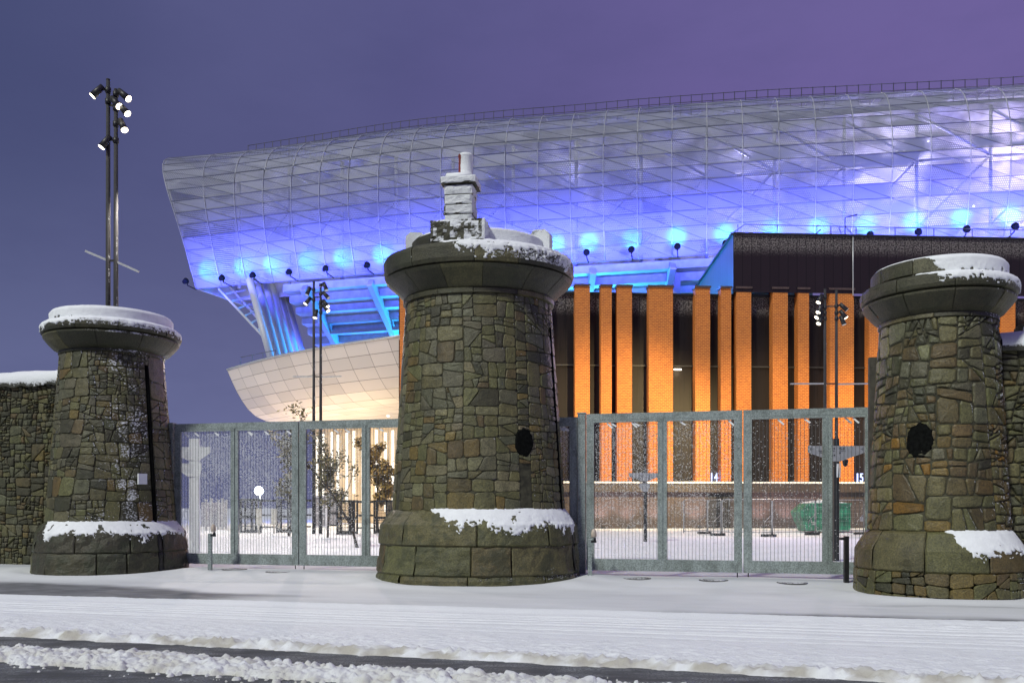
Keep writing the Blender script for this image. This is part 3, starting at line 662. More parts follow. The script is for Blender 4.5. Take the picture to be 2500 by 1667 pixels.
def snow_band(t, mp, prof, a0, a1, cov, thick, seed, fade=20, name='ledge_snow'):
    pts = [prof[0]]
    for a, b_ in zip(prof, prof[1:]):
        L_ = math.hypot(b_[0] - a[0], b_[1] - a[1]); n = max(1, int(L_ / .018)); pts += [(a[0] + (b_[0] - a[0]) * j / n, a[1] + (b_[1] - a[1]) * j / n) for j in range(1, n + 1)]
    L = [0]
    for a, b_ in zip(pts, pts[1:]): L.append(L[-1] + math.hypot(b_[0] - a[0], b_[1] - a[1]))
    L = np.array(L); m = len(pts); rm = max(p[0] for p in pts); A = np.arange(R(a0), R(a1), .022 / rm); u = A * rm
    lim = L[-1] * cov * (.62 + .85 * fbm(u * 1.3, u * 0 + seed, 3, seed) + .38 * (fbm(u * 11, u * 0 + seed, 4, seed + 3) - .45)) * sstep(np.degrees(A), a0, a0 + fade) * sstep(-np.degrees(A), -a1, -a1 + fade)
    b = MB(); rows = []
    nr = []
    for i in range(m):
        p0, p1 = pts[max(i - 2, 0)], pts[min(i + 2, m - 1)]; l_ = math.hypot(p1[0] - p0[0], p1[1] - p0[1]) or 1; nr.append((-(p1[1] - p0[1]) / l_, (p1[0] - p0[0]) / l_))
    UU, LL = np.meshgrid(u, L, indexing='ij'); q = 1 - LL / np.maximum(lim[:, None], 1e-4); nz_ = fbm(UU * 7, LL * 7 + seed, 3, seed + 9); n2_ = fbm(UU * 24, LL * 24, 2, seed + 5)
    q = q + ((n2_ - .45) * .9 + (nz_ - .45) * .5) * (1 - np.clip(q, 0, 1)); off = np.where(q > 0, .5 * thick * np.minimum(1, np.maximum(q, 0) ** .75 * 1.6) * (.35 + .55 * nz_) + (n2_ - .45) * .010, -.03)
    for k, a in enumerate(A): rows.append(b.add([mp(a, pts[i][0] + nr[i][0] * off[k, i], pts[i][1] + nr[i][1] * off[k, i]) for i in range(m)]))
    for k in range(len(A) - 1):
        for i in range(m - 1):
            if (off[k:k + 2, i:i + 2] > 0).any(): b.face((rows[k] + i, rows[k] + i + 1, rows[k + 1] + i + 1, rows[k + 1] + i), None, None, True)
    o = part(name, b, M['snow'], t); o.data.flip_normals(); return o
snow_band(tl, mpl, [(1.46, 1.28), (1.53, 1.2), (1.64, 1.06), (1.70, 1.0), (1.73, .8), (1.74, .66)], -48, 116, .62, .04, 3)
snow_band(tl, mpl, [(1.36, 6.01), (1.495, 5.97), (1.56, 5.93), (1.59, 5.87), (1.59, 5.74)], -75, 125, .85, .04, 5, name='cap_rim_snow')
snow_band(tl, mpl, [(1.2, 6.275), (1.34, 6.265), (1.39, 6.2), (1.39, 6.0)], -70, 130, 1.35, .02, 7, name='cap_rim_snow')
snow_band(tc, mpc, [(1.88, 1.57), (1.98, 1.46), (2.10, 1.30), (2.16, 1.24), (2.19, 1.05), (2.19, .9)], -34, 100, .68, .05, 11, 30)
snow_band(tc, mpc, [(1.48, 7.06), (1.8, 7.045), (1.98, 6.98), (2.06, 6.94), (2.10, 6.87), (2.10, 6.56)], -45, 115, .78, .045, 13, 45, name='cap_rim_snow')
snow_band(tr, mpr, [(1.18, 1.2), (1.24, 1.14), (1.36, .95), (1.43, .84), (1.44, .66)], -24, 100, .72, .035, 17, 22)
snow_band(tr, mpr, [(1.1, 5.71), (1.255, 5.665), (1.315, 5.63), (1.34, 5.58), (1.34, 5.44)], -52, 100, .85, .035, 19, 34, name='cap_rim_snow')
snow_band(tr, mpr, [(1.0, 6.005), (1.11, 5.985), (1.155, 5.93), (1.155, 5.7)], -46, 100, 1.2, .025, 23, 34, name='cap_rim_snow')
# ------------------------------------------------------------------ boundary walls
def boundary(p0, p1, zt, label, seed, name='boundary_wall'):
    rng = random.Random(seed); p0, p1 = Vector((*p0, 0)), Vector((*p1, 0)); dd = (p1 - p0).normalized(); nn = Vector((dd.y, -dd.x, 0)); L = (p1 - p0).length
    t = thing(name, label, 'stone wall', p0)
    b = MB(); c = (p0 + p1) / 2 - nn * .4; b.box((c.x, c.y, zt / 2 - .15), (L, .74, zt + .3), math.atan2(dd.y, dd.x)); co_ = part('wall', b, M['mortar'], t)
    b = MB()
    for p in rubble((0, L, -.2, zt - .05), .034, rng, tilt=12): stone(b, p, lambda u, v, dp: tuple(p0 + dd * u + nn * (dp) + Vector((0, 0, v))), pick(rng, {'olive': 5, 'dark': 4, 'grey': 3, 'brown': 1.6, 'ochre': .4}), rng, gap=.010, bevel=.02, rise=(.005, .03), step=.09)
    part('masonry', b, M['wall'], co_)
    b = MB(); n = int(L / .12); rows = []
    prof = [(.10, -.20), (.13, -.10), (.11, .02), (.02, .13), (-.15, .21), (-.4, .24), (-.7, .2), (-.86, .0)]
    for i in range(n + 1):
        u = L * i / n; rows.append(b.add([tuple(p0 + dd * u + nn * (q[0] + .05 * (float(fbm(np.array(u * 2.5), np.array(j * 1.7), 3, seed)) - .45)) + Vector((0, 0, zt + q[1] + .14 * (float(fbm(np.array(u * (1.2 if j > 1 else 3.5)), np.array(j * .9 + 9), 3, seed + 5)) - .45)))) for j, q in enumerate(prof)]))
    for i in range(n):
        for j in range(len(prof) - 1): b.face((rows[i] + j, rows[i + 1] + j, rows[i + 1] + j + 1, rows[i] + j + 1), None, None, True)
    part('coping_snow', b, M['snowtop'], t)
    return t, dd, nn
wl, dl, nl_ = boundary((-24, 26.2), (-11.0, 22.05), 4.98, 'dark rubble dock wall joining the left gate tower, snow along its top', 51)
wr, dr, nr_ = boundary((8.95, 15.75), (24, 11.2), 4.62, 'dark rubble dock wall running off behind the right gate tower under thick snow', 52)
for rt, p, zz in ((wl, (-11.45, 22.6), 5.12), (wl, (-11.75, 22.7), 5.10), (wr, (9.52, 16.0), 4.78), (wr, (9.78, 15.95), 4.8)):
    b = MB(); rough_box(b, (p[0], p[1], zz + .08), (.22, .3, .26), .3, dk, .03, n=(5, 5, 5), bev=.1, seed=int(p[0] * 10)); part('coping_stone', b, M['chim'], rt)
# ------------------------------------------------------------------ steel gates
def gate_leaf(name, px0, px1, mull, label, cover, group=None, z0=.2, z1=3.68, cat='gate', tilt=0):
    A, B = gp(px0), gp(px1); base = (A + B) / 2; t = thing(name, label, cat, base, group)
    L = (B - A).length; wd = .13; th = .11
    def q(u, z, o=0): return A + GD * u + GN * o + Vector((0, 0, z))
    b = MB(); b.beam(q(0, z1 - .07), q(L, z1 - .07), th, .14); b.beam(q(wd, z0 + .13), q(L - wd, z0 + .13), th, .26)
    b.beam(q(wd / 2, z0), q(wd / 2, z1 - .141), wd, th, (GN.x, GN.y, 0)); b.beam(q(L - wd / 2, z0), q(L - wd / 2, z1 - .141), wd, th, (GN.x, GN.y, 0))
    fr = part('frame', b, M['gate'], t)
    edges = [wd] + [((gp(m) - A).dot(GD)) for m in mull] + [L - wd]
    for m in mull:
        u = (gp(m) - A).dot(GD); b = MB(); b.beam(q(u, z0 + .262, 0), q(u, z1 - .142, 0), .125, th - .01, (GN.x, GN.y, 0)); b.beam(q(u, z0 + .262, th / 2 + .008), q(u, z1 - .142, th / 2 + .008), .02, .016, (GN.x, GN.y, 0)); part('mullion', b, M['gate'], t)
    for k in range(len(edges) - 1):
        u0 = edges[k] + (.06 if k else 0); u1 = edges[k + 1] - (.06 if k < len(edges) - 2 else 0); zb, zt_ = z0 + .26, z1 - .142
        b = MB()                                           # flat beading that clamps the mesh
        for a_, c_ in (((u0, zt_ - .03), (u1, zt_ - .03)),): b.beam(q(a_[0], a_[1], .03), q(c_[0], c_[1], .03), .05, .055)
        for uu in (u0 + .022, u1 - .022): b.beam(q(uu, zb, .03), q(uu, zt_ - .06, .03), .04, .045, (GN.x, GN.y, 0))
        part('mesh_clamp', b, M['gate'], t)
        b = MB(); uu = u0 + .05
        while uu < u1 - .03: b.beam(q(uu, zb), q(uu, zt_), .0075, .006); uu += .0762
        zz = zb + .01
        while zz < zt_: b.beam(q(u0, zz), q(u1, zz), .003, .0034); zz += .0254
        wm = part('wire_mesh', b, M['wire'], t)
        cv = cover[min(k, len(cover) - 1)]
        if cv > 0:
            b = MB(); nn_ = int((u1 - u0) * (zt_ - zb) / .00042 * cv); rg = np.random.default_rng(int(px0) + k)
            U = rg.uniform(u0 + .02, u1 - .02, nn_ * 2); Zz = rg.uniform(zb, zt_ - .05, nn_ * 2)
            keep = fbm(U * 1.7, Zz * 1.1, 3, int(px0)) + .25 * fbm(U * 40, Zz * 3, 2, 5) + rg.uniform(-.3, .3, nn_ * 2) > .48
            ph = np.abs(((U - u0 - .05) / .0762 + .5) % 1 - .5); keep &= (ph > .12)
            for a_, c_, r_, s1, s2 in zip(U[keep][:nn_], Zz[keep][:nn_], rg.uniform(.006, .0135, nn_), rg.uniform(.7, 1.5, nn_), rg.uniform(.4, .8, nn_)):
                b.blob(tuple(q(a_, round(c_ / .0254) * .0254 + .005, .004)), r_, (s1, .5, s2))
            o = part('clinging_snow', b, M['snow'], wm); o['kind'] = 'stuff'
            for j in range(rg.integers(2, 6)):
                b = MB(); a_ = rg.uniform(u0 + .1, u1 - .15); b.beam(q(a_, zt_ - .07, .02), q(a_ + .12, zt_ - .14 - .05 * rg.random(), .02), .02, .035)
                part('snow_clot', b, M['snow'], t)
    for u in (.10, L - .10): b = MB(); b.tube([q(u, z0 + .02), q(u, .04)], .012, 6); part('drop_bolt', b, M['black'], t)
    for zz in (.9, 1.9, 2.9):                              # bolts on the meeting stiles
        b = MB(); b.tube([q(L - .07, zz, th / 2 - .01), q(L - .07, zz, th / 2 + .012)], .018, 8); part('bolt', b, M['galv'], t)
    return t
GG = 'steel gate leaves between the towers'
gate_leaf('metal_gate', 429, 730.5, (574.5,), 'snow-caked mesh gate leaf beside the left tower, nearest the floodlight', (1.1, 1.0), GG)
gate_leaf('metal_gate', 733, 1024, (894.5,), 'clear mesh gate leaf touching the left side of the central tower, tree behind it', (.2, .06), GG)
gate_leaf('metal_gate', 1432, 1812, (1617,), 'speckled mesh gate leaf right of the central tower, in front of the number 14', (.55, .36), GG)
gate_leaf('metal_gate', 1815, 2132, (2019,), 'clean mesh gate leaf touching the right tower, in front of the green skip', (.09, .03), GG)
gate_leaf('mesh_fence_panel', 1338, 1410, (), 'narrow fixed mesh panel squeezed between the central tower and the gate post', (.9,), None, .2, 3.62, 'fence panel')
for px, wpx, lab in ((1420.5, .17, 'square steel gate post standing beside the central tower'), (421, .11, 'slim steel gate post against the left tower')):
    p = gp(px); b = MB(); b.box((p.x, p.y, 1.84), (wpx, .15, 3.68), GYAW); b.box((p.x, p.y, 3.70), (wpx + .02, .17, .03), GYAW); solo('gate_post', b, M['gate'], lab, 'gate post', None, (p.x, p.y, 0))
p = P(2131, 1238, 16.7); b = MB(); b.box((p.x, p.y, 2.25), (.15, .16, 4.5), GYAW); solo('timber_post', b, simple('old_timber', (.05, .045, .035), .8, 0, .4, 6, .5, 20), 'dark weathered timber post against the left side of the right tower', 'post', None, (p.x, p.y, 0))
M['cover'] = snowy('frosted_cover', (.05, .05, .055), 1.02, .6, False, Vector((0, 0, 1)), .5, .5, .3)
# sensor bollards
for px, Y, zt, cap_, lab in ((513, 20.6, .98, True, 'short metal post with a snow-topped beacon in front of the left gate'), (1440, 18.4, .92, True, 'short metal post with a snow-topped beacon beside the central tower'), (2066, 17.3, 1.02, False, 'plain black bollard in front of the right tower with no beacon')):
    X = Xof(px, Y); t = thing('bollard', lab, 'bollard', (X, Y, 0))
    b = MB(); b.beam((X, Y, -.05), (X, Y, zt), .085, .085); part('post', b, M['gate'] if cap_ else M['black'], t)
    b = MB(); sx = .07 if cap_ else -.07
    b.beam((X + sx * .3, Y - .02, zt - .05), (X + sx * 2, Y - .02, zt - .05), .05, .05); b.beam((X + sx * 1.5, Y - .02, zt - .04), (X + sx * 1.5, Y - .02, zt + .03 if cap_ else zt - .03), .05, .05); part('bracket', b, M['black'], t)
    if cap_:
        b = MB(); b.lathe([(.055, 0), (.06, .03), (.058, .10), (.045, .15), (.02, .18)], (X + sx * 1.2, Y - .02, zt + .04), 14); part('beacon', b, simple('beacon', (.45, .38, .32), .5), t)
for px, py, lab in ((572, 1390, 'round access cover frame showing through snow below the left gate'), (680, 1395, 'round access cover with only its snowy ring showing, left of the central tower'), (1555, 1411, 'snow-covered round access cover just right of the central tower'), (1742, 1416, 'dark round access cover below the middle of the right gate'), (1934, 1421, 'dark round access cover nearest the right tower')):
    Y = (EYE - .09) / (py - HZ) * F; X = Xof(px, Y); zz = float(pave_h(np.array([X]), np.array([Y]), np.array([X * cs - Y * sn]), np.array([X * sn + Y * cs]))[0])
    b = MB(); b.lathe([(.30, -.04), (.30, .004), (.27, .006), (.25, .002), (.02, .003)], (X, Y, zz), 28)
    solo('access_cover', b, M['cover'], lab, 'manhole cover', 'round access covers in front of the gates', (X, Y, zz))
# ------------------------------------------------------------------ stadium
st = thing('stadium', 'huge stadium with a blue-lit perforated barrel shell over brick piers and a cream podium', 'stadium', (0, 66, 0))
PLAN = [(-36, 89.2), (-32.3, 88), (-22.5, 85.0), (-12.3, 82), (-3, 80.2), (5.7, 78.7), (14.5, 76.7), (28, 73.8), (42, 71), (56, 68.6), (70, 66.6)]
PX = np.array([p[0] for p in PLAN]); PY = np.array([p[1] for p in PLAN])
def planY(x): return float(np.interp(x, PX, PY))
xs = np.linspace(-32.3, 66, 2000); ysm = np.interp(xs, PX, PY); k_ = np.ones(161) / 161; ysm = np.convolve(np.pad(ysm, 80, mode='reflect', reflect_type='odd'), k_, 'valid')
dl_ = np.concatenate([[0], np.cumsum(np.hypot(np.diff(xs), np.diff(ysm)))])
def plan(s):
    x = float(np.interp(s, dl_, xs)); y = float(np.interp(s, dl_, ysm)); x2 = float(np.interp(s + .5, dl_, xs)); y2 = float(np.interp(s + .5, dl_, ysm)); x1 = float(np.interp(max(s - .5, 0), dl_, xs)); y1 = float(np.interp(max(s - .5, 0), dl_, ysm))
    t_ = Vector((x2 - x1, y2 - y1, 0)).normalized(); return Vector((x, y, 0)), t_, Vector((-t_.y, t_.x, 0))     # inward normal
SEC0 = [(1.6, 23.9), (1.15, 24.95), (.76, 26.0), (.44, 27.08), (.2, 28.16), (.06, 29.24), (0, 30.3), (.06, 31.36), (.25, 32.4), (.62, 33.4), (1.15, 34.35), (1.9, 35.2), (2.9, 35.95), (4.2, 36.6), (5.8, 37.05), (7.8, 37.3)]
SEC = [(d_, 23.9 + (z_ - 23.9) * 1.10) for d_, z_ in SEC0]
NC = 33; SP = 3.0
def bump(s_): return float(np.interp(s_, (0, 10, 20, 32, 44, 56, 64, 76, 90), (.45, .6, .82, .98, .92, .58, .2, -.3, -.5)))
def sh(i, j, off=0):
    s_ = i * SP; p, t_, n_ = plan(s_); d_, z_ = SEC[j]; h = (z_ - 23.9) * (1 + bump(s_) / 14.7); z_ = 23.9 + h
    return p + n_ * (d_ - 1.6 + off) + Vector((-.022 * h * h * math.exp(-s_ / 4.0), 0, z_))
rg = random.Random(12); b = MB()
openrow = {}
for i in range(NC):
    for j in range(len(SEC) - 1):
        A, B, C, D_ = sh(i, j), sh(i + 1, j), sh(i + 1, j + 1), sh(i, j + 1); right = i / NC
        for tri, uv in (((A, B, D_), ((0, 0), (3, 0), (0, 1.05))), ((B, C, D_), ((3, 0), (3, 1.05), (0, 1.05)))):
            op = min(.77, max(.12, rg.gauss(.50 + .30 * right - (.06 if j < 4 else 0) + (.04 if j > 6 else 0), .10))); tint = rg.uniform(.3, .8)
            if j >= 11: op = min(.78, op + .08)
            if (j == 8 and i in (22, 23, 24)) or (j == 8 and i in (27, 28, 29)): op = 1.6 if rg.random() < .7 else op
            o_ = (i * 3 + 11.3 * j, j * 1.05); k = b.add(tri); b.face((k, k + 1, k + 2), (op, tint, 0), [(u + o_[0], v + o_[1]) for u, v in uv])
part('perforated_shell', b, M['shell'], st)
M['rib_steel'] = simple('rib_steel', (.34, .35, .39), .5, .2)
for i in range(NC + 1):
    b = MB(); b.tube([sh(i, j, -.05) for j in range(len(SEC))], .042, 5); part('shell_rib', b, M['rib_steel'], st)
M['seam'] = simple('seam_steel', (.10, .11, .16), .6)
for j in range(len(SEC)):
    b = MB(); b.tube([sh(i, j, -.03) for i in range(NC + 1)], .027, 4); part('shell_hoop', b, M['seam'], st)
b = MB()
for i in range(NC):
    for j in range(len(SEC) - 1): b.tube([sh(i, j + 1, -.02), sh(i + 1, j, -.02)], .020, 3, False)
part('panel_seam', b, M['seam'], st)
# roof closing behind the barrel and the inside of the stand
b = MB()
for i in range(NC):
    A, B = sh(i, 15), sh(i + 1, 15); b.quad(A, B, B + Vector((3, 24, .3)), A + Vector((3, 24, .3)))
part('roof', b, M['roof_top'], st)
b = MB(); b.prism([sh(0, j, .1) for j in (0, 2, 4, 6, 8, 10, 12, 14, 15)] + [sh(0, 15) + Vector((5, 14, 0)), sh(0, 0) + Vector((5, 14, 0))], (.15, 0, 0)); part('end_wall', b, M['roof_top'], st)
b = MB()
for i in range(NC):
    p, t_, n_ = plan(i * SP); q, t2, n2 = plan(i * SP + SP)
    A, B = p + n_ * 6.5, q + n2 * 6.5
    b.quad(A + Vector((0, 0, 24.2)), B + Vector((0, 0, 24.2)), B + Vector((0, 0, 38)), A + Vector((0, 0, 38)))
part('stand_wall', b, simple('stand_wall', (.34, .34, .42), .8, 0, .5, .35), st)
for i in range(1, NC, 2):
    p, t_, n_ = plan(i * SP); q, t2, n2 = plan(i * SP + 2 * SP); b = MB()
    b.tube([p + n_ * 3 + Vector((0, 0, 24.5)), p + n_ * 3 + Vector((0, 0, 36.3))], .17, 6)
    b.tube([p + n_ * 3 + Vector((0, 0, 26)), q + n2 * 3 + Vector((0, 0, 32))], .12, 6); b.tube([p + n_ * 3 + Vector((0, 0, 36)), q + n2 * 3 + Vector((0, 0, 32))], .12, 6)
    b.tube([p + n_ * 3 + Vector((0, 0, 31.9)), q + n2 * 3 + Vector((0, 0, 31.9))], .12, 6); b.tube([p + n_ * 3 + Vector((0, 0, 25.6)), q + n2 * 3 + Vector((0, 0, 25.6))], .12, 6)
    part('truss', b, M['steel_white'], st)
for i, j, r_ in ((28, 33.4, .16), (28.4, 33.45, .1), (30.3, 33.2, .12), (26.1, 29.7, .12), (27.9, 28.3, .15), (23.2, 33, .1), (29, 31, .1), (24.4, 27.2, .1), (31, 29, .12)):
    p, t_, n_ = plan(i * SP); c_ = p + n_ * 1.6 + Vector((0, 0, j)); b = MB(); b.lathe([(.02, -r_), (r_, 0), (.02, r_)], c_, 10); part('stand_lamp', b, M['tube'], st)
b = MB()                                                   # guard rail along the roof edge
n = int((NC * SP - 4) / 1.0)
for k in range(n):
    p, t_, n_ = plan(2.6 + k); b.beam(p + n_ * 5.2 + Vector((0, 0, 38.0 + bump(2.6 + k))), p + n_ * 5.2 + Vector((0, 0, 39.9 + bump(2.6 + k))), .06, .06)
for zz in (38.5, 39.2, 39.85):
    b.tube([plan(2.6 + k)[0] + plan(2.6 + k)[2] * 5.2 + Vector((0, 0, zz + bump(2.6 + k))) for k in range(0, n, 2)], .034, 4)
part('roof_railing', b, simple('rail_steel', (.05, .05, .07), .5), st)
# interior light
for i, e, c_ in ((3, 170, (.5, .6, 1)), (8, 220, (.55, .6, 1)), (13, 300, (.66, .66, 1)), (18, 480, (.78, .74, 1)), (22.5, 1500, (.90, .84, 1)), (26, 1600, (.95, .80, 1)), (29.5, 1900, (1, .78, .98))):
    p, t_, n_ = plan(i * SP); lamp(st, 'POINT', p + n_ * 3.6 + Vector((0, 0, 33.2)), None, e, c_, rad=.6); lamp(st, 'POINT', p + n_ * 3.6 + Vector((0, 0, 27.2)), None, e * .6, (c_[0] * .8, c_[1] * .8, 1), rad=.6)
# uplights along the lower edge
pos_px = [478, 566, 640, 727, 815, 913, 1000, 1090, 1180, 1270, 1352, 1437, 1545, 1655, 1770, 1885, 2000, 2115, 2230, 2345, 2460]
smap = np.linspace(0, NC * SP, 1200); pxm = np.array([CX + F * plan(s_)[0].x / plan(s_)[0].y for s_ in smap])
for px in pos_px:
    s_ = float(np.interp(px, pxm, smap)); p, t_, n_ = plan(s_); base = p - n_ * 1.4 + Vector((0, 0, 23.95)); tilt = .9 if s_ < 30 else .35
    head = base - n_ * .25 + Vector((0, 0, .3))
    b = MB(); b.tube([p + Vector((0, 0, 23.85)), base], .05, 5); b.tube([base, base + Vector((0, 0, .25))], .05, 5); fl = None
    b.tube([head - n_ * .28 - Vector((0, 0, .12)), head + n_ * .1 + Vector((0, 0, .12))], [.20, .30], 12); fl = part('floodlight', b, M['shade_and_body_black'], st)
    b = MB(); b.tube([head + n_ * .11 + Vector((0, 0, .125)), head + n_ * .14 + Vector((0, 0, .14))], [.27, .26], 12); part('lens', b, M['lens_off'], fl)
    src = head + n_ * .3 + Vector((0, 0, .25)); tgt = p + t_ * (2.0 * max(0, 1 - s_ / 45) - .1) + n_ * -.6 + Vector((0, 0, 25.5))
    src2 = src - n_ * 1.1 + Vector((0, 0, .1)); lamp(st, 'SPOT', src2, tgt, 1150, (.02, .60, 1.0), 58, 1.0, .12)
    lamp(st, 'SPOT', src - n_ * 3.4 - Vector((0, 0, 1.0)) + t_ * 1.5, p + n_ * 1 + t_ * 1.5 + Vector((0, 0, 26.4)), 9000, (.09, .11, 1.0), 106, 1.0, .2)  # added wash spot without a body, in open air beyond the heads
# underside: raked terrace, beams, columns
S0, S1 = 9.5, 62
def un(s_, d_, z_): p, t_, n_ = plan(s_); return p + n_ * d_ + Vector((0, 0, z_))
b = MB(); ssx = np.arange(S0, S1 + .1, 3.0); NST = 11
for k in range(NST):
    d0, d1 = 1 + 13 * k / NST, 1 + 13 * (k + 1) / NST; z0, z1 = 23.9 - 9.2 * k / NST, 23.9 - 9.2 * (k + 1) / NST
    for s0, s1 in zip(ssx, ssx[1:]):
        b.quad(un(s0, d0, z0), un(s1, d0, z0), un(s1, d0, z1 + .1), un(s0, d0, z1 + .1)); b.quad(un(s0, d0, z1 + .1), un(s1, d0, z1 + .1), un(s1, d1, z1), un(s0, d1, z1))
part('terrace_underside', b, M['deck_under'], st)
b = MB()
for s0, s1 in zip(ssx, ssx[1:]): b.quad(un(s0, 14.2, 10), un(s1, 14.2, 10), un(s1, 14.2, 24), un(s0, 14.2, 24))
part('back_wall', b, M['deck_under'], st)
for k, s_ in enumerate(np.arange(12, 60, 7.2)):
    b = MB(); b.beam(un(s_, .8, 23.4), un(s_ + (.6 if s_ < 30 else -3), 13.6, 14.1), .55, 1.1); part('raking_beam', b, M['deck_steel'], st)
    for f in (.35, .75):
        b = MB(); b.beam(un(s_ + .3, .8 + 12.8 * f, 23.0 - 9.3 * f), un(s_ + 7.2, .8 + 12.8 * f, 23.0 - 9.3 * f), .3, .35); part('tie_beam', b, M['deck_steel'], st)
    b = MB(); b.tube([un(s_ + .3, 9.3, 17.4), un(s_ + 3.5, 12.9, 13.6)], .16, 6); part('brace', b, M['deck_steel'], st)
bx = [666, 683, 700, 713, 727, 741]; by = [876, 874, 872, 868, 865, 861]; tx = [609, 629, 648, 664, 678, 692]
for k in range(6):
    Yb = 80 + 2.6 * k; Yt = Yb + 5.5; b = MB(); p0 = P(bx[k], by[k] + 14, Yb); p1 = P(tx[k], 684 + 2 * k, Yt); b.tube([p0, p1], .34, 14); part('raking_column', b, M['steel_white'], st)
b = MB(); r1 = (P(534, 705, 88), P(642, 821, 86)); r2 = (P(562, 702, 90), P(632, 780, 88.5))
b.beam(*r1, .16, .2); b.beam(*r2, .16, .2)
for k in range(6):
    f = .12 + .152 * k; a_ = r1[0].lerp(r1[1], f); c_ = r2[0].lerp(r2[1], min(1, f * 1.25)) + Vector((1.2, 0, .25)); b.beam(a_, c_, .14, .16)
part('stair_frame', b, M['steel_white'], st)
b = MB(); b.beam(P(1542, 628, 81), P(1478, 700, 84), .5, .9); part('brace_beam', b, M['deck_steel'], st)
b = MB(); b.beam(P(1611, 630, 80), P(1585, 712, 82), .5, .7); part('brace_beam', b, M['deck_steel'], st)
b = MB(); b.beam(P(1648, 620, 79), P(1648, 735, 79), .9, .5); part('steel_column', b, M['deck_steel'], st)
for s_, d_, z_, e, c_ in ((7, 4, 17.0, 700, (.12, .14, 1)), (12, 8, 15.2, 1100, (.01, .07, 1)), (17, 8, 14.8, 1900, (.01, .13, 1)), (22, 8, 14.8, 4600, (.015, .30, 1)), (28, 8, 15, 8000, (.03, .46, 1)), (40, 6, 17, 5000, (.06, .55, 1))):
    lamp(st, 'POINT', un(s_, d_, z_ - .6), None, e * 2.6, c_, rad=.5)
for s_, e, c_ in ((35, 2600, (.06, .52, 1)), (40, 3000, (.08, .58, 1)), (45, 3000, (.08, .58, 1)), (50, 1600, (.03, .30, 1))): lamp(st, 'SPOT', un(s_, -4.2, 17.75), un(s_, 5, 19.6), e, c_, 54, .6, .3)  # added spots over the brick block's roof to brighten the risers
# cream podium ribbon
RA, RB = Vector((-25.6, 77.3, 0)), Vector((-7.6, 61.8, 0)); rd = (RB - RA).normalized(); rn = Vector((-rd.y, rd.x, 0)); RL = (RB - RA).length
RS = [(0, 13.9), (.45, 13.0), (.95, 12.1), (1.5, 11.3), (2.1, 10.6), (2.9, 10.0), (4.0, 9.65), (6, 9.5), (14, 9.5), (70, 9.5)]
b = MB(); L = [0]
for a_, c_ in zip(RS, RS[1:]): L.append(L[-1] + min(3, math.hypot(c_[0] - a_[0], c_[1] - a_[1])))
NR = 10; bow = lambda f: 1.1 * math.sin(math.pi * f)
for k in range(NR):
    for j in range(len(RS) - 1):
        def rp(f, q): return RA + rd * (RL * f) + rn * (RS[q][0] - bow(f)) + Vector((0, 0, RS[q][1]))
        f0, f1 = k / NR, (k + 1) / NR; b.quad(rp(f0, j), rp(f1, j), rp(f1, j + 1), rp(f0, j + 1), None, [(RL * f0, L[j]), (RL * f1, L[j]), (RL * f1, L[j + 1]), (RL * f0, L[j + 1])])
part('podium_cladding', b, M['ribbon'], st)
b = MB(); b.quad(RA + Vector((0, 0, 13.85)), RB + Vector((0, 0, 13.85)), RB + rn * 30 + Vector((0, 0, 13.6)), RA + rn * 30 + Vector((0, 0, 13.6))); part('podium_deck', b, M['roof_top'], st)
b = MB(); b.tube([RA + rd * (RL * f) - rn * bow(f) + Vector((0, 0, 13.97)) for f in np.linspace(0, 1, 12)], .09, 6); part('podium_coping', b, M['galv'], st)
b = MB()
for f in (.05, .13, .2, .28): p_ = RA + rd * (RL * f) + rn * .6; b.tube([p_ + Vector((0, 0, 13.8)), p_ + Vector((0, 0, 15.0))], .04, 5)
b.tube([RA + rd * (RL * f) + rn * .6 + Vector((0, 0, 15)) for f in (.05, .28)], .035, 5); part('podium_railing', b, M['seam'], st)
b = MB(); b.quad((-19.5, 85, .1), (-10.5, 80, .1), (-10.5, 80, 9.5), (-19.5, 85, 9.5)); part('glazed_front', b, simple('warm_wall', (.5, .42, .32), .7, 0, .2, .6), st)
for k in range(11):
    f = .04 + .09 * k + rg.uniform(-.015, .015); b = MB(); b.box((-19.5 + 9 * f, 84.6 - 5 * f, 4.9 + .5 * (k % 3)), (.22, .12, 7.4 - .7 * (k % 3)), -.5); part('glowing_fin', b, M['strip'], st)  # glow put into the strip, standing for a cream fin under light
for k in range(15):
    Y = 74 + 4.2 * k; pp = P(919 + 44 * k / 14, 1238, Y); b = MB(); b.lathe([(.02, -.06), (.15, 0), (.02, .04)], (pp.x + 1.0, Y, 9.44), 8); part('downlight', b, M['dot'], st)
for X, Y, e in ((-19, 74, 1300), (-15, 70, 1300), (-11, 66, 1500), (-14, 78, 1300), (-20, 80, 800)):
    lamp(st, 'POINT', (X, Y, 4.2), None, e * .55, (1, .74, .42), rad=.4)
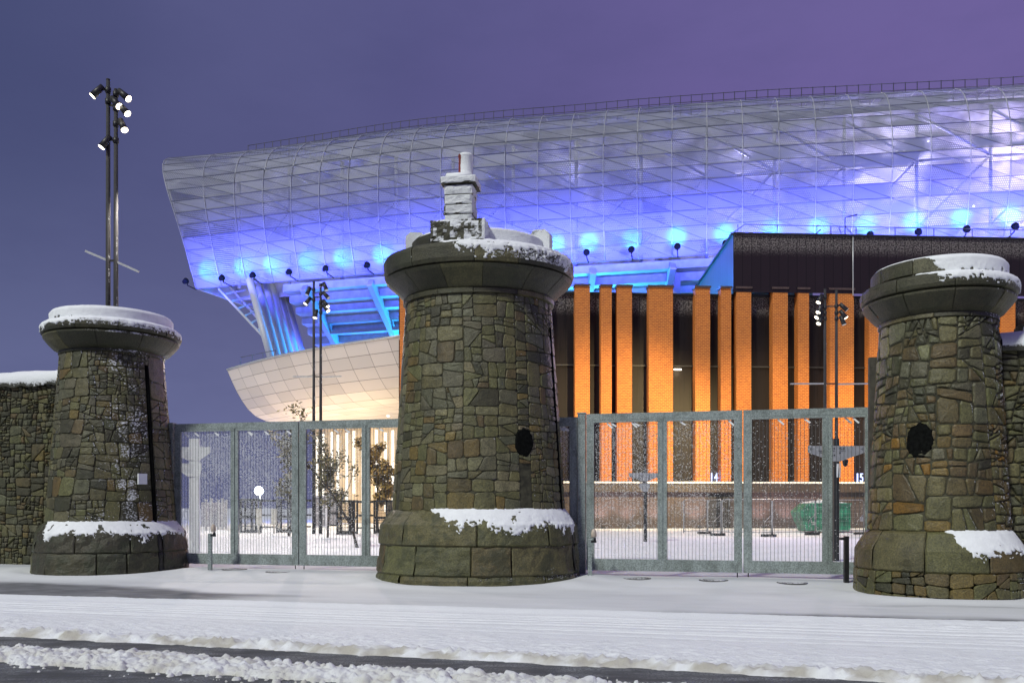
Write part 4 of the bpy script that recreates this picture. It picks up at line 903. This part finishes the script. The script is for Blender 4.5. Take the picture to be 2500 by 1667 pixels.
# brick front
FY = lambda px: 62 / (1 - .06 * (px - 1250) / F)
fdir = Vector((1, .06, 0)).normalized(); fn = Vector((fdir.y, -fdir.x, 0)); FYAW = math.atan2(.06, 1)
def fp(px, z, off=0): Y = FY(px); return Vector((Xof(px, Y), Y, z)) - fn * off      # off > 0 goes into the building
PIL = [(976, 993), (1038, 1072), (1112, 1168), (1225, 1260), (1312, 1340), (1404, 1440), (1467, 1493.5), (1507, 1543), (1584, 1643), (1697.6, 1733.6), (1759.7, 1785), (1798, 1834), (1886.6, 1923.3), (1948.3, 1975.2), (2026, 2084.6), (2122, 2158), (2200, 2226), (2270, 2305), (2345, 2372), (2410, 2433), (2443.8, 2479), (2530, 2570), (2610, 2660), (2700, 2740)]
WZ = 17.2
A, B = fp(972, 0, .75), fp(2790, 0, .75); FL = (B - A).length
b = MB(); b.quad(A + Vector((0, 0, 3.4)), B + Vector((0, 0, 3.4)), B + Vector((0, 0, WZ)), A + Vector((0, 0, WZ)), None, [(0, 3.4), (FL, 3.4), (FL, WZ), (0, WZ)])
b.quad(A + Vector((0, 0, WZ)), B + Vector((0, 0, WZ)), B - fn * 5 + Vector((0, 0, WZ)), A - fn * 5 + Vector((0, 0, WZ)), None, [(0, 0), (0, .3), (.3, .3), (.3, 0)])
b.quad(A - fn * 8 + Vector((0, 0, 0)), A, A + Vector((0, 0, WZ)), A - fn * 8 + Vector((0, 0, WZ)), None, [(0, 0), (8, 0), (8, WZ), (0, WZ)])
dw = part('dark_wall', b, M['dark_clad'], st)
b = MB(); b.beam(A + fn * .03 + Vector((0, 0, WZ + .05)), B + fn * .03 + Vector((0, 0, WZ + .05)), .4, .14); part('wall_coping', b, M['dark_metal'], dw)
b = MB(); b.beam(A + fn * .06 + Vector((0, 0, 12.0)), B + fn * .06 + Vector((0, 0, 12.0)), .14, .09); part('string_course', b, snowy('string', (.03, .03, .03), .55, .5, False, Vector((0, -.3, 1)).normalized(), 1.2, .3), dw)
for p0, p1 in PIL:
    a_, c_ = fp(p0, 3.5), fp(p1, 3.5); wq = (c_ - a_).length; zt = 17.62; H_ = zt - 3.5; b = MB(); back = -fn * .72; o_ = rg.uniform(0, 9)
    b.quad(a_, c_, c_ + Vector((0, 0, H_)), a_ + Vector((0, 0, H_)), None, [(o_, 0), (o_ + wq, 0), (o_ + wq, H_), (o_, H_)])
    b.quad(a_ + back, a_, a_ + Vector((0, 0, H_)), a_ + back + Vector((0, 0, H_)), None, [(o_ - .72, 0), (o_, 0), (o_, H_), (o_ - .72, H_)])
    b.quad(c_, c_ + back, c_ + back + Vector((0, 0, H_)), c_ + Vector((0, 0, H_)), None, [(o_ + wq, 0), (o_ + wq + .72, 0), (o_ + wq + .72, H_), (o_ + wq, H_)])
    pl = part('brick_pier', b, M['brick'], st)
    b = MB(); m_ = (a_ + c_) / 2 - fn * .33 + Vector((0, 0, H_ + .06)); b.box(m_, (wq + .12, .86, .14), FYAW); part('pier_cap', b, M['cap_metal'], pl)
b = MB(); b.beam(A + fn * .62 + Vector((0, 0, 3.40)), B + fn * .62 + Vector((0, 0, 3.40)), 1.5, .12); part('ledge_snow', b, M['snow'], st)
b = MB(); b.beam(A + fn * .5 + Vector((0, 0, 3.02)), B + fn * .5 + Vector((0, 0, 3.02)), 1.5, .62); part('fascia', b, M['fascia'], st)
b = MB(); b.quad(A + fn * .5, B + fn * .5, B + fn * .5 + Vector((0, 0, 2.75)), A + fn * .5 + Vector((0, 0, 2.75)), None, [(0, 0), (FL, 0), (FL, 2.8), (0, 2.8)]); bw = part('base_wall', b, M['base_clad'], st)
for px in (1468, 1532, 1603, 1700, 1856, 1924, 2010):
    p_ = fp(px, .1, .25) + fn * 1.1; b = MB(); b.lathe([(.16, 0), (.16, .12), (.10, .16), (.02, .16)], p_, 10); ul = part('ground_uplight', b, M['black'], st)
    lamp(st, 'SPOT', p_ + Vector((0, 0, .2)), p_ - fn * .9 + Vector((0, 0, 2.2)), 620, (1, .70, .66), 100, 1.0, .1)
for px in (1740, 1760): b = MB(); b.box(fp(px + 8, 1.3, .22), (1.1, .06, 2.4), FYAW); part('door', b, M['black'], bw)
# black plant box over the piers
b = MB(); x0 = fp(1790, 0, -.02); x1 = fp(2790, 0, -.02); zt, zb = 21.55, WZ + .15; Lb = (x1 - x0).length
b.quad(x0 + Vector((0, 0, zb)), x1 + Vector((0, 0, zb)), x1 + Vector((0, 0, zt)), x0 + Vector((0, 0, zt)), None, [(0, zb), (Lb, zb), (Lb, zt), (0, zt)])
bxp = part('plant_box', b, M['box_clad'], st)
bk = Vector((.6, 15.5, 0)); b = MB(); b.quad(x0 + bk + Vector((0, 0, zb - 2)), x0 + Vector((0, 0, zb)), x0 + Vector((0, 0, zt)), x0 + bk + Vector((0, 0, zt)), None, [(0, zb), (15.5, zb), (15.5, zt), (0, zt)]); part('box_side', b, M['side_clad'], bxp)
b = MB(); b.quad(x0 + Vector((0, 0, zt)), x1 + Vector((0, 0, zt)), x1 + bk + Vector((0, 0, zt)), x0 + bk + Vector((0, 0, zt))); part('box_roof', b, M['snow'], bxp)
b = MB(); b.beam(x0 + Vector((0, 0, zt + .06)), x1 + Vector((0, 0, zt + .06)), .3, .14); b.beam(x0 + Vector((0, 0, zt + .06)), x0 + bk + Vector((0, 0, zt + .06)), .3, .14); part('box_coping', b, M['dark_metal'], bxp)
b = MB(); rr = x0 + fdir * .6 - fn * .8
for k in range(14): p_ = rr + fdir * (3.0 * k); b.tube([p_ + Vector((0, 0, zt)), p_ + Vector((0, 0, zt + 1.0))], .035, 5)
b.tube([rr + bk * .5 + Vector((-.5, 0, zt - .2)), rr + bk * .1 + Vector((0, 0, zt + .9)), rr + Vector((.5, 0, zt + 1.0)), rr + fdir * 40 + Vector((0, 0, zt + 1.0))], .035, 5); part('box_railing', b, M['seam'], bxp)
b = MB(); dv = fp(2072, zt, .6); b.tube([dv, dv + Vector((0, 0, 1.6)), dv + Vector((.9, 0, 1.85))], .045, 6); b.lathe([(.22, 0), (.2, .1), (.02, .16)], dv, 12); part('davit', b, M['black'], bxp)
b = MB(); q0 = fp(1990, zt, .8)
for a_, c_ in (((0, 0, .1), (.75, 0, .75)), ((.4, 0, .35), (2.1, 0, .3)), ((2.1, 0, .9), (2.4, 0, .1)), ((1.5, 0, .1), (1.5, 0, .95)), ((2.6, 0, .95), (3.1, 0, .4))): b.tube([q0 + Vector(a_), q0 + Vector(c_)], .04, 5)
part('roof_ladder', b, M['seam'], bxp)
b = MB(); p_ = fp(2081, 0, -.1); b.tube([p_ + Vector((0, 0, WZ)), p_ + Vector((0, 0, zt))], .05, 6); part('downpipe', b, M['galv'], bxp)
for s_, zz, e in ((51, 21.2, 1500), (50, 17.9, 500)): p_, t_, n_ = plan(s_); lamp(st, 'POINT', Vector((x0.x - 4.0, 68, zz - 1.5)), None, e, (.04, .16, 1.0), rad=.4)
b = MB(); b.box(fp(1660, 11.75, .66), (.55, .05, .10), FYAW); b2 = part('cladding_glare', b, M['lens_warm'], dw)  # glowing box standing for glare on the cladding, not a lamp
lamp(st, 'POINT', fp(1660, 11.5, .35), None, 14, (1, .85, .6), rad=.15)  # point light added for that glare, no fitting there
# ------------------------------------------------------------------ lettering
def text_mesh(txt, h, ex=.01, cond=1.0):
    cu = bpy.data.curves.new('txt', 'FONT'); cu.body = txt; cu.size = h / .7; cu.extrude = ex; cu.align_x = 'CENTER'; cu.offset = .012 * h
    o = bpy.data.objects.new('txt', cu); COL.objects.link(o); bpy.context.view_layer.update()
    me = bpy.data.meshes.new_from_object(o.evaluated_get(bpy.context.evaluated_depsgraph_get())); bpy.data.objects.remove(o)
    if cond != 1: me.transform(Matrix.Diagonal((cond, 1, 1, 1)))
    return me
def put_text(name, txt, h, loc, yaw, mt, parent=None, ex=.01, cond=1.0, label=None, cat=None, group=None):
    me = text_mesh(txt, h, ex, cond); me.materials.append(mt); o = bpy.data.objects.new(name, me); COL.objects.link(o)
    o.rotation_euler = (R(90), 0, yaw); o.location = Vector(loc) - (root_of(parent).location if parent else Vector((0, 0, 0))); o.parent = parent
    if label: o['label'] = label; o['category'] = cat
    if group: o['group'] = group
    return o
put_text('number_sign', '14', .62, fp(1743, 3.50, .02), FYAW, M['digit'], None, .05, .74, 'glowing blue-white number 14 on the dark wall between brick piers', 'number sign', 'lit gate numbers')
put_text('number_sign', '15', .62, fp(2099, 3.50, .02), FYAW, M['digit'], None, .05, .74, 'glowing blue-white number 15 on the dark wall by the right tower', 'number sign', 'lit gate numbers')
for px in (1742, 2097): lamp(st, 'POINT', fp(px + 6, 3.8, .15), None, 40, (.05, .06, 1), rad=.15)
for k, cch in enumerate('KD'): put_text('wall_letter', cch, .17, fp(1986, 2.5 - .26 * k, .20), FYAW, M['galv'], bw)
# ------------------------------------------------------------------ light masts
def mast(pxa, pxb, Y, ztop, zcross, heads, label, zb=.05, dz=-.35, offy=.0):
    xa, xb = Xof(pxa, Y), Xof(pxb, Y); xm = (xa + xb) / 2; t = thing('light_mast', label, 'light mast', (xm, Y, zb), 'twin-pole floodlight masts')
    for x_, zz in ((xa, ztop), (xb, ztop + dz)):
        b = MB(); b.tube([(x_, Y, zb), (x_, Y, zb + zz * .5), (x_, Y, zz)], [.10, .085, .065], 10); b.tube([(x_, Y, zz - .02), (x_, Y, zz + .02)], .07, 8); part('pole', b, M['pole'], t)
    for zz in (ztop - .9, zcross): b = MB(); b.beam((xa, Y, zz), (xb, Y, zz), .06, .06); part('spacer', b, M['pole'], t)
   
    w_ = abs(xb - xa); b = MB(); b.beam((xa - 3.0 * w_, Y + .05, zcross + (.35 if Y < 35 else .0)), (xa, Y, zcross), .07, .07); part('crossbar', b, M['galv'], t); b = MB(); b.beam((xb, Y, zcross - .03), (xb + 3.0 * w_, Y - .05, zcross - (.4 if Y < 35 else .0)), .07, .07); part('crossbar', b, M['galv'], t)
    for which, zz, dx, dy, on in heads:
        x_ = xa if which == 0 else xb; piv = Vector((x_ + math.copysign(.24, dx), Y - .1, zz)); dirv = Vector((dx, dy, -1.3)).normalized()
        b = MB(); b.tube([(x_, Y, zz), piv], .035, 6); b.tube([(x_, Y, zz - .09), (x_, Y, zz + .09)], .10, 10); b.tube([piv - dirv * .14, piv + dirv * .36], [.10, .125], 12); fl = part('floodlight', b, M['black'], t)
        b = MB(); b.tube([piv + dirv * .361, piv + dirv * .375], [.118, .11], 12); part('lens', b, M['lens_warm'] if on else M['lens_off'], fl)
    return t, Vector((xm, Y, ztop))
za = lambda c: Zof(160 + c * .3827, 30)
ma, _ = mast(264, 283, 30, 16.5, za(1245), [(0, za(160), -1.1, -.3, 1), (1, za(185), 1.5, -.3, 1), (0, za(232), 1.2, -.5, 1), (1, za(275), 1.2, -.3, 1), (1, za(375), .7, -.5, 1), (1, za(480), -.8, -.3, 1)], 'tall twin-pole light mast rising behind the left stone tower')
zb_ = lambda c: Zof(350 + c * .4464, 50)
mb_, _ = mast(766, 783, 50, 14.7, zb_(1275), [(0, zb_(800), -.5, -.2, 0), (0, zb_(855), -.9, -.4, 1), (1, zb_(775), .5, -.2, 0), (1, zb_(825), 1.3, -.3, 0), (1, zb_(870), .9, -.3, 1), (1, zb_(895), 1.1, -.4, 1), (1, zb_(925), -.2, -.3, 1)], 'twin-pole light mast in front of the cream podium, seen through the left gate')
zc_ = lambda c: Zof(660 + c * .2806, 45)
mc_, _ = mast(2014, 2042, 45, 13.0, zc_(985), [(0, zc_(235), -.7, -.3, 1), (0, zc_(325), -.8, -.4, 1), (0, zc_(375), -1.3, -.3, 1), (0, zc_(420), -.7, -.4, 1), (1, zc_(310), 1.3, -.3, 0), (1, zc_(370), .9, -.3, 1), (1, zc_(420), .4, -.2, 0)], 'twin-pole light mast in front of the brick piers, left of the right tower', dz=-.05)
# floods carried by those masts
for (t, X, Y, Z_, tg, e, size, c_) in (
    (mb_, -10.2, 50.5, 11.9, (-2, 60, 3), 2200, 80, (1, .86, .66)), (mb_, -12.2, 50.5, 11.9, (-16, 55, 0), 8500, 110, (1, .84, .72)), (mb_, -11, 48.9, 11.9, (-9, 36, 0), 7500, 110, (1, .82, .74)),
    (mc_, 15.7, 45.6, 10.6, (12, 52, 0), 3600, 110, (1, .80, .62)), (mc_, 16.5, 43.9, 10.6, (9, 34, 0), 3000, 110, (1, .76, .95)),
    (mc_, 16.0, 46.2, 10.6, (8, 62, 5.5), 28262, 62, (1, .74, .34)), (mc_, 16.9, 46.2, 10.6, (19, 62, 5.5), 14962, 62, (1, .74, .34)), (mc_, 17.8, 46.2, 10.6, (32, 63, 5.5), 23275, 60, (1, .74, .34)), (mc_, 15.8, 46.2, 10.6, (-4, 62, 5.5), 11500, 52, (1, .74, .34)),
    (ma, -13.2, 30.4, 13.2, (-14, 33, 0), 2000, 100, (1, .9, .8)), (ma, -11.5, 29.4, 13.2, (-7, 27, 0), 3200, 90, (1, .88, .82))):
    lamp(t, 'SPOT', (X, Y, Z_), tg, e, c_, size, .8, .15)
# ------------------------------------------------------------------ plaza furniture
def totem(px, Y, top_py, wpx, wings, label, snow=False, dark=True):
    X = Xof(px, Y); zt = Zof(top_py, Y); wd = wpx * Y / F; t = thing('signpost', label, 'signpost', (X, Y, .09), 'winged signposts on the plaza')
    b = MB(); b.beam((X, Y + .08, .05), (X, Y + .08, zt), wd, .14); part('post', b, M['snow'] if snow else M['black'], t)
    for pl_, pr_, py0, py1 in wings:
        b = MB(); xl, xr = Xof(pl_, Y), Xof(pr_, Y); z0, z1 = Zof(py0, Y), Zof(py1, Y); q = .42
        b.prism([(xl, Y - .02, z0), (xl, Y - .02, z0 - (z0 - z1) * q), (X - wd * .6, Y - .02, z1), (X + wd * .6, Y - .02, z1), (xr, Y - .02, z0 - (z0 - z1) * q), (xr, Y - .02, z0)], (0, .05, 0)); wg = part('sign_panel', b, M['snow'] if snow else M['grey_sign'], t)
        if not snow and pr_ - pl_ > 70:
            sc = Y / F
            put_text('sign_text', '1-14', 6.0 * sc, (X - 11 * sc, Y - .024, z0 - 9.5 * sc), 0, M['sign_text'], wg, .002, .75); put_text('sign_text', '15-21', 6.0 * sc, (X + 12 * sc, Y - .024, z0 - 9.5 * sc), 0, M['sign_text'], wg, .002, .75)
            b = MB(); b.beam((X - 45 * sc, Y - .024, z0 - 12.5 * sc), (X - 6 * sc, Y - .024, z0 - 12.5 * sc), .004, 1.6 * sc); b.beam((X + 5 * sc, Y - .024, z0 - 12.5 * sc), (X + 21 * sc, Y - .024, z0 - 12.5 * sc), .004, 1.0 * sc); b.beam((X - 13 * sc, Y - .024, z0 - 23 * sc), (X - 10 * sc, Y - .024, z0 - 23 * sc), .004, 5 * sc); b.beam((X - 8 * sc, Y - .024, z0 - 23 * sc), (X - 5 * sc, Y - .024, z0 - 23 * sc), .004, 4 * sc); b.beam((X + 5 * sc, Y - .024, z0 - 17.5 * sc), (X + 9 * sc, Y - .024, z0 - 17.5 * sc), .004, 4.5 * sc)
            for sx, ex in ((-1, xl + .05), (1, xr - .05)):
                b.beam((ex, Y - .024, z0 - 8 * sc), (ex - sx * 7 * sc, Y - .024, z0 - 8 * sc), .004, .9 * sc); b.beam((ex, Y - .024, z0 - 8 * sc), (ex - sx * 3 * sc, Y - .024, z0 - 5 * sc), .004, .9 * sc); b.beam((ex, Y - .024, z0 - 8 * sc), (ex - sx * 3 * sc, Y - .024, z0 - 11 * sc), .004, .9 * sc)
            part('sign_marks', b, M['sign_text'], wg); put_text('sign_text', 'West', 4.5 * sc, (X - 38 * sc, Y - .024, z0 - 19 * sc), 0, M['sign_text'], wg, .002, .8)
    return t
tt_ = totem(2043, 24.6, 1070, 13, [(1973, 2112, 1088, 1126)], 'grey winged signpost with arrows, half hidden behind the right gate mullion')
b = MB(); X = Xof(2063.5, 25); Y = 25; b.tube([(X - .05, Y + .05, Zof(1120, Y)), (X, Y, Zof(1122, Y))], .02, 6); b.lathe([(.07, 0), (.085, .02), (.085, .10), (.04, .12)], (X, Y, Zof(1131, Y)), 12); b.lathe([(.02, -.09), (.06, -.06), (.065, 0)], (X, Y, Zof(1131, Y)), 12); part('dome_camera', b, M['black'], tt_)
b = MB(); X = Xof(2043, 24.6); b.beam((X - .03, 24.5, Zof(1165, 24.6)), (X - .01, 24.5, Zof(1132, 24.6)), .05, .02); b.beam((X + .05, 24.5, Zof(1165, 24.6)), (X + .06, 24.5, Zof(1130, 24.6)), .03, .02); part('post_snow', b, M['snow'], tt_)
totem(1576, 38.5, 1146, 8, [(1536, 1612, 1154, 1174), (1561, 1586, 1180, 1200)], 'slim winged signpost behind the first leaf of the right gate')
totem(473, 29, 1070, 24, [(415, 513, 1091, 1123), (432, 492, 1130, 1163)], 'snow-plastered winged signpost behind the left gate', True)
# skip
Y = 51.8; t = thing('skip', 'green builders skip heaped with snow against the dark base wall', 'skip', (Xof(2015, Y), Y, .1))
xl, xr = Xof(1966, Y), Xof(2077, Y); z0, z1 = .14, Zof(1228, Y); xb0, xb1 = Xof(1972, Y), Xof(2073, Y)
M['green'] = simple('green_paint', (.02, .17, .095), .5, 0, .55, 2.2, .2, 20)
b = MB(); prof = [(xb0, z0), (xb1, z0), (xr, z0 + .25), (xr, z1), (Xof(1975, Y), z1), (Xof(1952, Y), z1 - .5), (Xof(1955, Y), z1 - .72), (Xof(1962, Y), z0 + .55)]
b.prism([(x_, Y, z_) for x_, z_ in prof], (0, 1.7, 0)); part('body', b, M['green'], t)
b = MB()
for x_ in (Xof(1977, Y), Xof(1994, Y), Xof(2022, Y), Xof(2056, Y), Xof(2074, Y)): b.beam((x_, Y - .03, z0 + .1), (x_, Y - .03, z1 - .05), .07, .05)
b.beam((Xof(1958, Y), Y - .03, z0 + .82), (xr, Y - .03, z0 + .80), .05, .08); b.beam((Xof(1975, Y), Y - .03, z1 - .04), (xr + .05, Y - .03, z1 - .04), .07, .09); part('rib', b, M['green'], t)
b = MB(); b.prism([(Xof(1974, Y), Y + .05, z1), (xr - .05, Y + .05, z1), (Xof(2050, Y), Y + .05, z1 + .1), (Xof(2005, Y), Y + .05, z1 + .16), (Xof(1985, Y), Y + .05, z1 + .1)], (0, 1.5, 0)); part('snow_heap', b, M['snow'], t)
b = MB(); b.box((Xof(1985, Y), Y - .035, z0 + .55), (.22, .012, .05), 0); b.box((Xof(1988, Y), Y - .035, z0 + .45), (.3, .012, .04), 0); b.box((Xof(1981, Y), Y - .035, z0 + .62), (.06, .012, .16), 0); part('painted_mark', b, simple('white_mark', (.5, .52, .5), .7), t)
# temporary fence panels
HER = [(1669, 1727, 47, 49, 'leftmost short temporary fence panel, standing by the black signpost'), (1728, 1760, 47.5, 46, 'narrow-looking temporary fence panel turned edge-on beside its neighbour'), (1763, 1884, 46, 44.5, 'temporary fence panel behind the meeting stiles of the right gate'), (1886, 1990, 44.5, 47, 'temporary fence panel ending at the nose of the green skip'), (1992, 2108, 48.2, 48.2, 'temporary fence panel standing in front of the green skip with a square latch')]
for px0, px1, Ya, Yb, lab in HER:
    a_, c_ = Vector((Xof(px0, Ya), Ya, .1)), Vector((Xof(px1, Yb), Yb, .1)); m_ = (a_ + c_) / 2; t = thing('temporary_fence', lab, 'fence panel', m_, 'temporary fence panels on the plaza'); z1 = 1.92
    b = MB(); up = Vector((0, 0, z1)); b.tube([a_ + Vector((0, 0, .1)), a_ + up * .95, a_ + up + (c_ - a_) * .03, c_ + up - (c_ - a_) * .03, c_ + up * .95, c_ + Vector((0, 0, .1))], .03, 6); b.tube([a_ + Vector((0, 0, .2)), c_ + Vector((0, 0, .2))], .025, 6); part('frame', b, M['galv'], t)
    b = MB()
    for k in range(1, 9): b.beam(a_ + up * (k / 9) + Vector((0, 0, .1)), c_ + up * (k / 9) + Vector((0, 0, .1)), .008, .010)
    L_ = (c_ - a_).length
    for k in range(1, int(L_ / .12)): p_ = a_.lerp(c_, k / int(L_ / .12)); b.beam(p_ + Vector((0, 0, .2)), p_ + up, .005, .005)
    part('wire_infill', b, M['galv'], t)
    b = MB(); b.tube([c_ + Vector((-.03, -.03, 1.1)), c_ + Vector((-.45, -.3, .75)), c_ + Vector((-.5, -.32, .1))], .02, 5); part('stay', b, M['galv'], t)
    b = MB(); b.box(c_ + Vector((-.2, -.15, .06)), (.75, .25, .13), .05); part('rubber_foot', b, M['rubber'], t)
    if px0 == 1992: b = MB(); b.box(c_ + Vector((-.1, -.04, .85)), (.2, .03, .26), 0); part('latch_plate', b, M['galv'], t)
# turnstile cages by the podium
CG = 'black mesh turnstile cages on the plaza'
for px0, px1, y0, y1, lab in ((587, 625, 1217, 1301, 'black mesh turnstile cage below the bright floodlight'), (676, 714, 1217, 1300, 'black mesh turnstile cage left of the gate meeting stiles'), (824, 865, 1220, 1304, 'black mesh turnstile cage with two open panels left of the tree trunk'), (914, 955, 1220, 1302, 'black mesh turnstile cage half hidden by the central tower')):
    Y = 1.5 * F / (y1 - HZ); X0, X1 = Xof(px0, Y), Xof(px1, Y); z1 = Zof(y0, Y); t = thing('turnstile', lab, 'turnstile', ((X0 + X1) / 2, Y, .1), CG); xm = X0 + (X1 - X0) * .74
    b = MB()
    for yy in (Y, Y + .9):
        for x_ in (X0, xm, X1): b.beam((x_, yy, .1), (x_, yy, z1), .10, .10)
        for zz in (.18, .1 + (z1 - .1) * .47, z1 - .06): b.beam((X0, yy, zz), (X1, yy, zz), .10, .14 if zz < 1.4 else .12)
    part('frame', b, M['black'], t)
    b = MB()
    for k in range(1, 10): f = k / 10; b.beam((X0, Y + .02, .1 + (z1 - .1) * f), (X1, Y + .02, .1 + (z1 - .1) * f), .02, .028)
    for k in range(1, 12): f = k / 12; b.beam((X0 + (X1 - X0) * f, Y + .02, .15), (X0 + (X1 - X0) * f, Y + .02, z1 - .05), .02, .02)
    part('mesh_panel', b, M['black'], t)
    b = MB(); b.box((X1 + .5, Y + .5, z1 - .1), (1.0, .1, .12)); b.box((X1 + .5, Y + .5, 1.15), (1.0, .08, .1)); b.box((X1 + .5, Y + .5, .45), (1.0, .08, .08)); part('side_rail', b, M['black'], t)
for px, Y, lab in ((632, 49, 'pale ticket kiosk panel between the two left turnstiles'), (669, 50, 'pale notice panel with a yellow mark by the second turnstile')):
    X = Xof(px, Y); b = MB(); b.box((X, Y, 1.05), (.32, .1, .95)); b.box((X, Y + .02, .4), (.06, .06, .7)); solo('notice_panel', b, simple('pale_panel', (.6, .57, .5), .6), lab, 'notice panel', None, (X, Y, .1))
for px0, px1, Y, z1, lab in ((768, 797, 58, 2.4, 'white-framed glass kiosk screen behind the twin mast'), (800, 824, 62, 2.7, 'dark-framed glass booth behind the tree')):
    X0, X1 = Xof(px0, Y), Xof(px1, Y); m_ = M['steel_white'] if 'white' in lab else M['black']; t = thing('kiosk_screen', lab, 'screen', ((X0 + X1) / 2, Y, .1)); b = MB()
    for x_ in (X0, X1): b.beam((x_, Y, .1), (x_, Y, z1), .12, .12)
    for zz in (.3, 1.2, z1 - .06): b.beam((X0, Y, zz), (X1, Y, zz), .1, .12)
    part('frame', b, m_, t); b = MB(); b.box(((X0 + X1) / 2, Y + .02, (z1 + .3) / 2), (X1 - X0 - .1, .02, z1 - .4)); part('glass_pane', b, simple('dim_glass', (.2, .2, .22), .15), t)
for k, (px, h_) in enumerate(((503, 1.9), (516, 2.0), (533, 1.9), (543, 2.0), (552, 1.9))):
    Y = 56 + k; X = Xof(px, Y); b = MB(); b.box((X, Y, .1 + h_ / 2), (.12, .12, h_)); b.box((X, Y, .1 + h_ + .06), (.16, .16, .1)); solo('marker_post', b, M['grey_sign'], 'snow-crusted square post in a distant row left of the floodlight', 'post', 'row of snowy posts behind the left gate', (X, Y, .1))
Y = 60; X = Xof(521, Y); b = MB(); b.box((X, Y, 1.1), (1.7, .1, 1.7)); b.box((X, Y - .06, 1.1), (1.3, .03, 1.4)); solo('hoarding', b, simple('hoarding', (.25, .25, .3), .7), 'grey hoarding panel among the distant snowy posts', 'hoarding', None, (X, Y, .1))
# floodlight
Y = 60; p_ = P(635, 1198, Y); t = thing('site_floodlight', 'dazzling white floodlight on a low stand behind the left gate', 'floodlight', (p_.x, Y, .1))
b = MB(); b.tube([(p_.x, Y, .1), (p_.x, Y, p_.z - .2)], .06, 8)
for k in range(3): a_ = 2.1 * k; b.tube([(p_.x, Y, .9), (p_.x + .6 * math.sin(a_), Y + .6 * math.cos(a_), .1)], .03, 6)
part('stand', b, M['galv'], t); b = MB(); b.lathe([(.02, -.2), (.16, -.18), (.22, 0), (.16, .18), (.02, .2)], (p_.x, Y, p_.z), 14); part('housing', b, M['black'], t)
b = MB(); b.tube([(p_.x, Y - .29, p_.z), (p_.x, Y - .33, p_.z)], [.30, .28], 16); part('lens', b, M['lens_cold'], t)
lamp(t, 'SPOT', (p_.x, Y - .4, p_.z), (p_.x + 1, Y - 30, 0), 500, (.8, .9, 1), 120, .8, .25)
# ------------------------------------------------------------------ trees
def tree(px, Y, h, lean, nleaf, leaf, label, seed, spread=1.0, lsz=.12, low=.18):
    rng = random.Random(seed); X = Xof(px, Y); t = thing('young_tree', label, 'tree', (X, Y, .1)); b = MB(); lf = MB(); tips = []
    def limb(p, d, L, r, lev):
        pts = [p]; rs = [r]; n = 5
        for k in range(n):
            d = (d + Vector((rng.gauss(0, .13), rng.gauss(0, .13), rng.gauss(.05, .05)))).normalized(); p = p + d * (L / n); pts.append(p); rs.append(max(.006, r * (1 - .8 * (k + 1) / n)))
            if lev < 3 and (lev or k >= 1):
                for _ in range(2 if lev == 0 else (1 if rng.random() < .75 else 0)):
                    a = rng.uniform(0, 6.28); u = Vector((math.cos(a), math.sin(a), rng.uniform(.25, .9))).normalized(); limb(p, (d * .55 + u * spread).normalized(), L * rng.uniform(.20, .34), r * .42, lev + 1)
            if lev >= 1: tips.append((p.copy(), L))
        b.tube(pts, rs, 6 if lev < 2 else 4, False)
    limb(Vector((X, Y, .05)), Vector((lean, 0, 1)).normalized(), h, .10 * h / 6, 0)
    part('trunk', b, M['bark'], t)
    for k in range(nleaf):
        p, L = rng.choice(tips)
        if p.z < h * low: continue
        c = p + Vector((rng.gauss(0, .16), rng.gauss(0, .16), rng.gauss(0, .14))); s_ = lsz * rng.uniform(.6, 1.3)
        a = Vector((rng.gauss(0, 1), rng.gauss(0, 1), rng.gauss(0, .6))).normalized() * s_; e = a.orthogonal().normalized() * s_ * .45
        i = lf.add([c - a, c + e, c + a, c - e]); lf.face((i, i + 1, i + 2, i + 3))
    part('crown', lf, M[leaf], t); return t
tree(872, 33, 4.3, -.10, 900, 'leaf_dark', 'slender young tree with sparse olive leaves in front of the warm lit podium', 5, .9, .085)
tree(800, 44, 3.9, .02, 800, 'leaf_dark', 'low bushy young tree with olive leaves just right of the twin light mast', 6, 1.1, .10, .1)
tree(925, 52, 4.4, -.05, 2000, 'leaf_gold', 'bushy golden-leaved young tree beside the central tower', 9, 1.1, .17, .1)
tree(705, 46, 4.6, .0, 600, 'leaf_dark', 'thin yellowish young tree seen through the snow-caked gate left of the meeting stiles', 14, 1.0, .15)
print('objects', len(S.objects), 'verts', sum(len(o.data.vertices) for o in S.objects if o.type == 'MESH'))
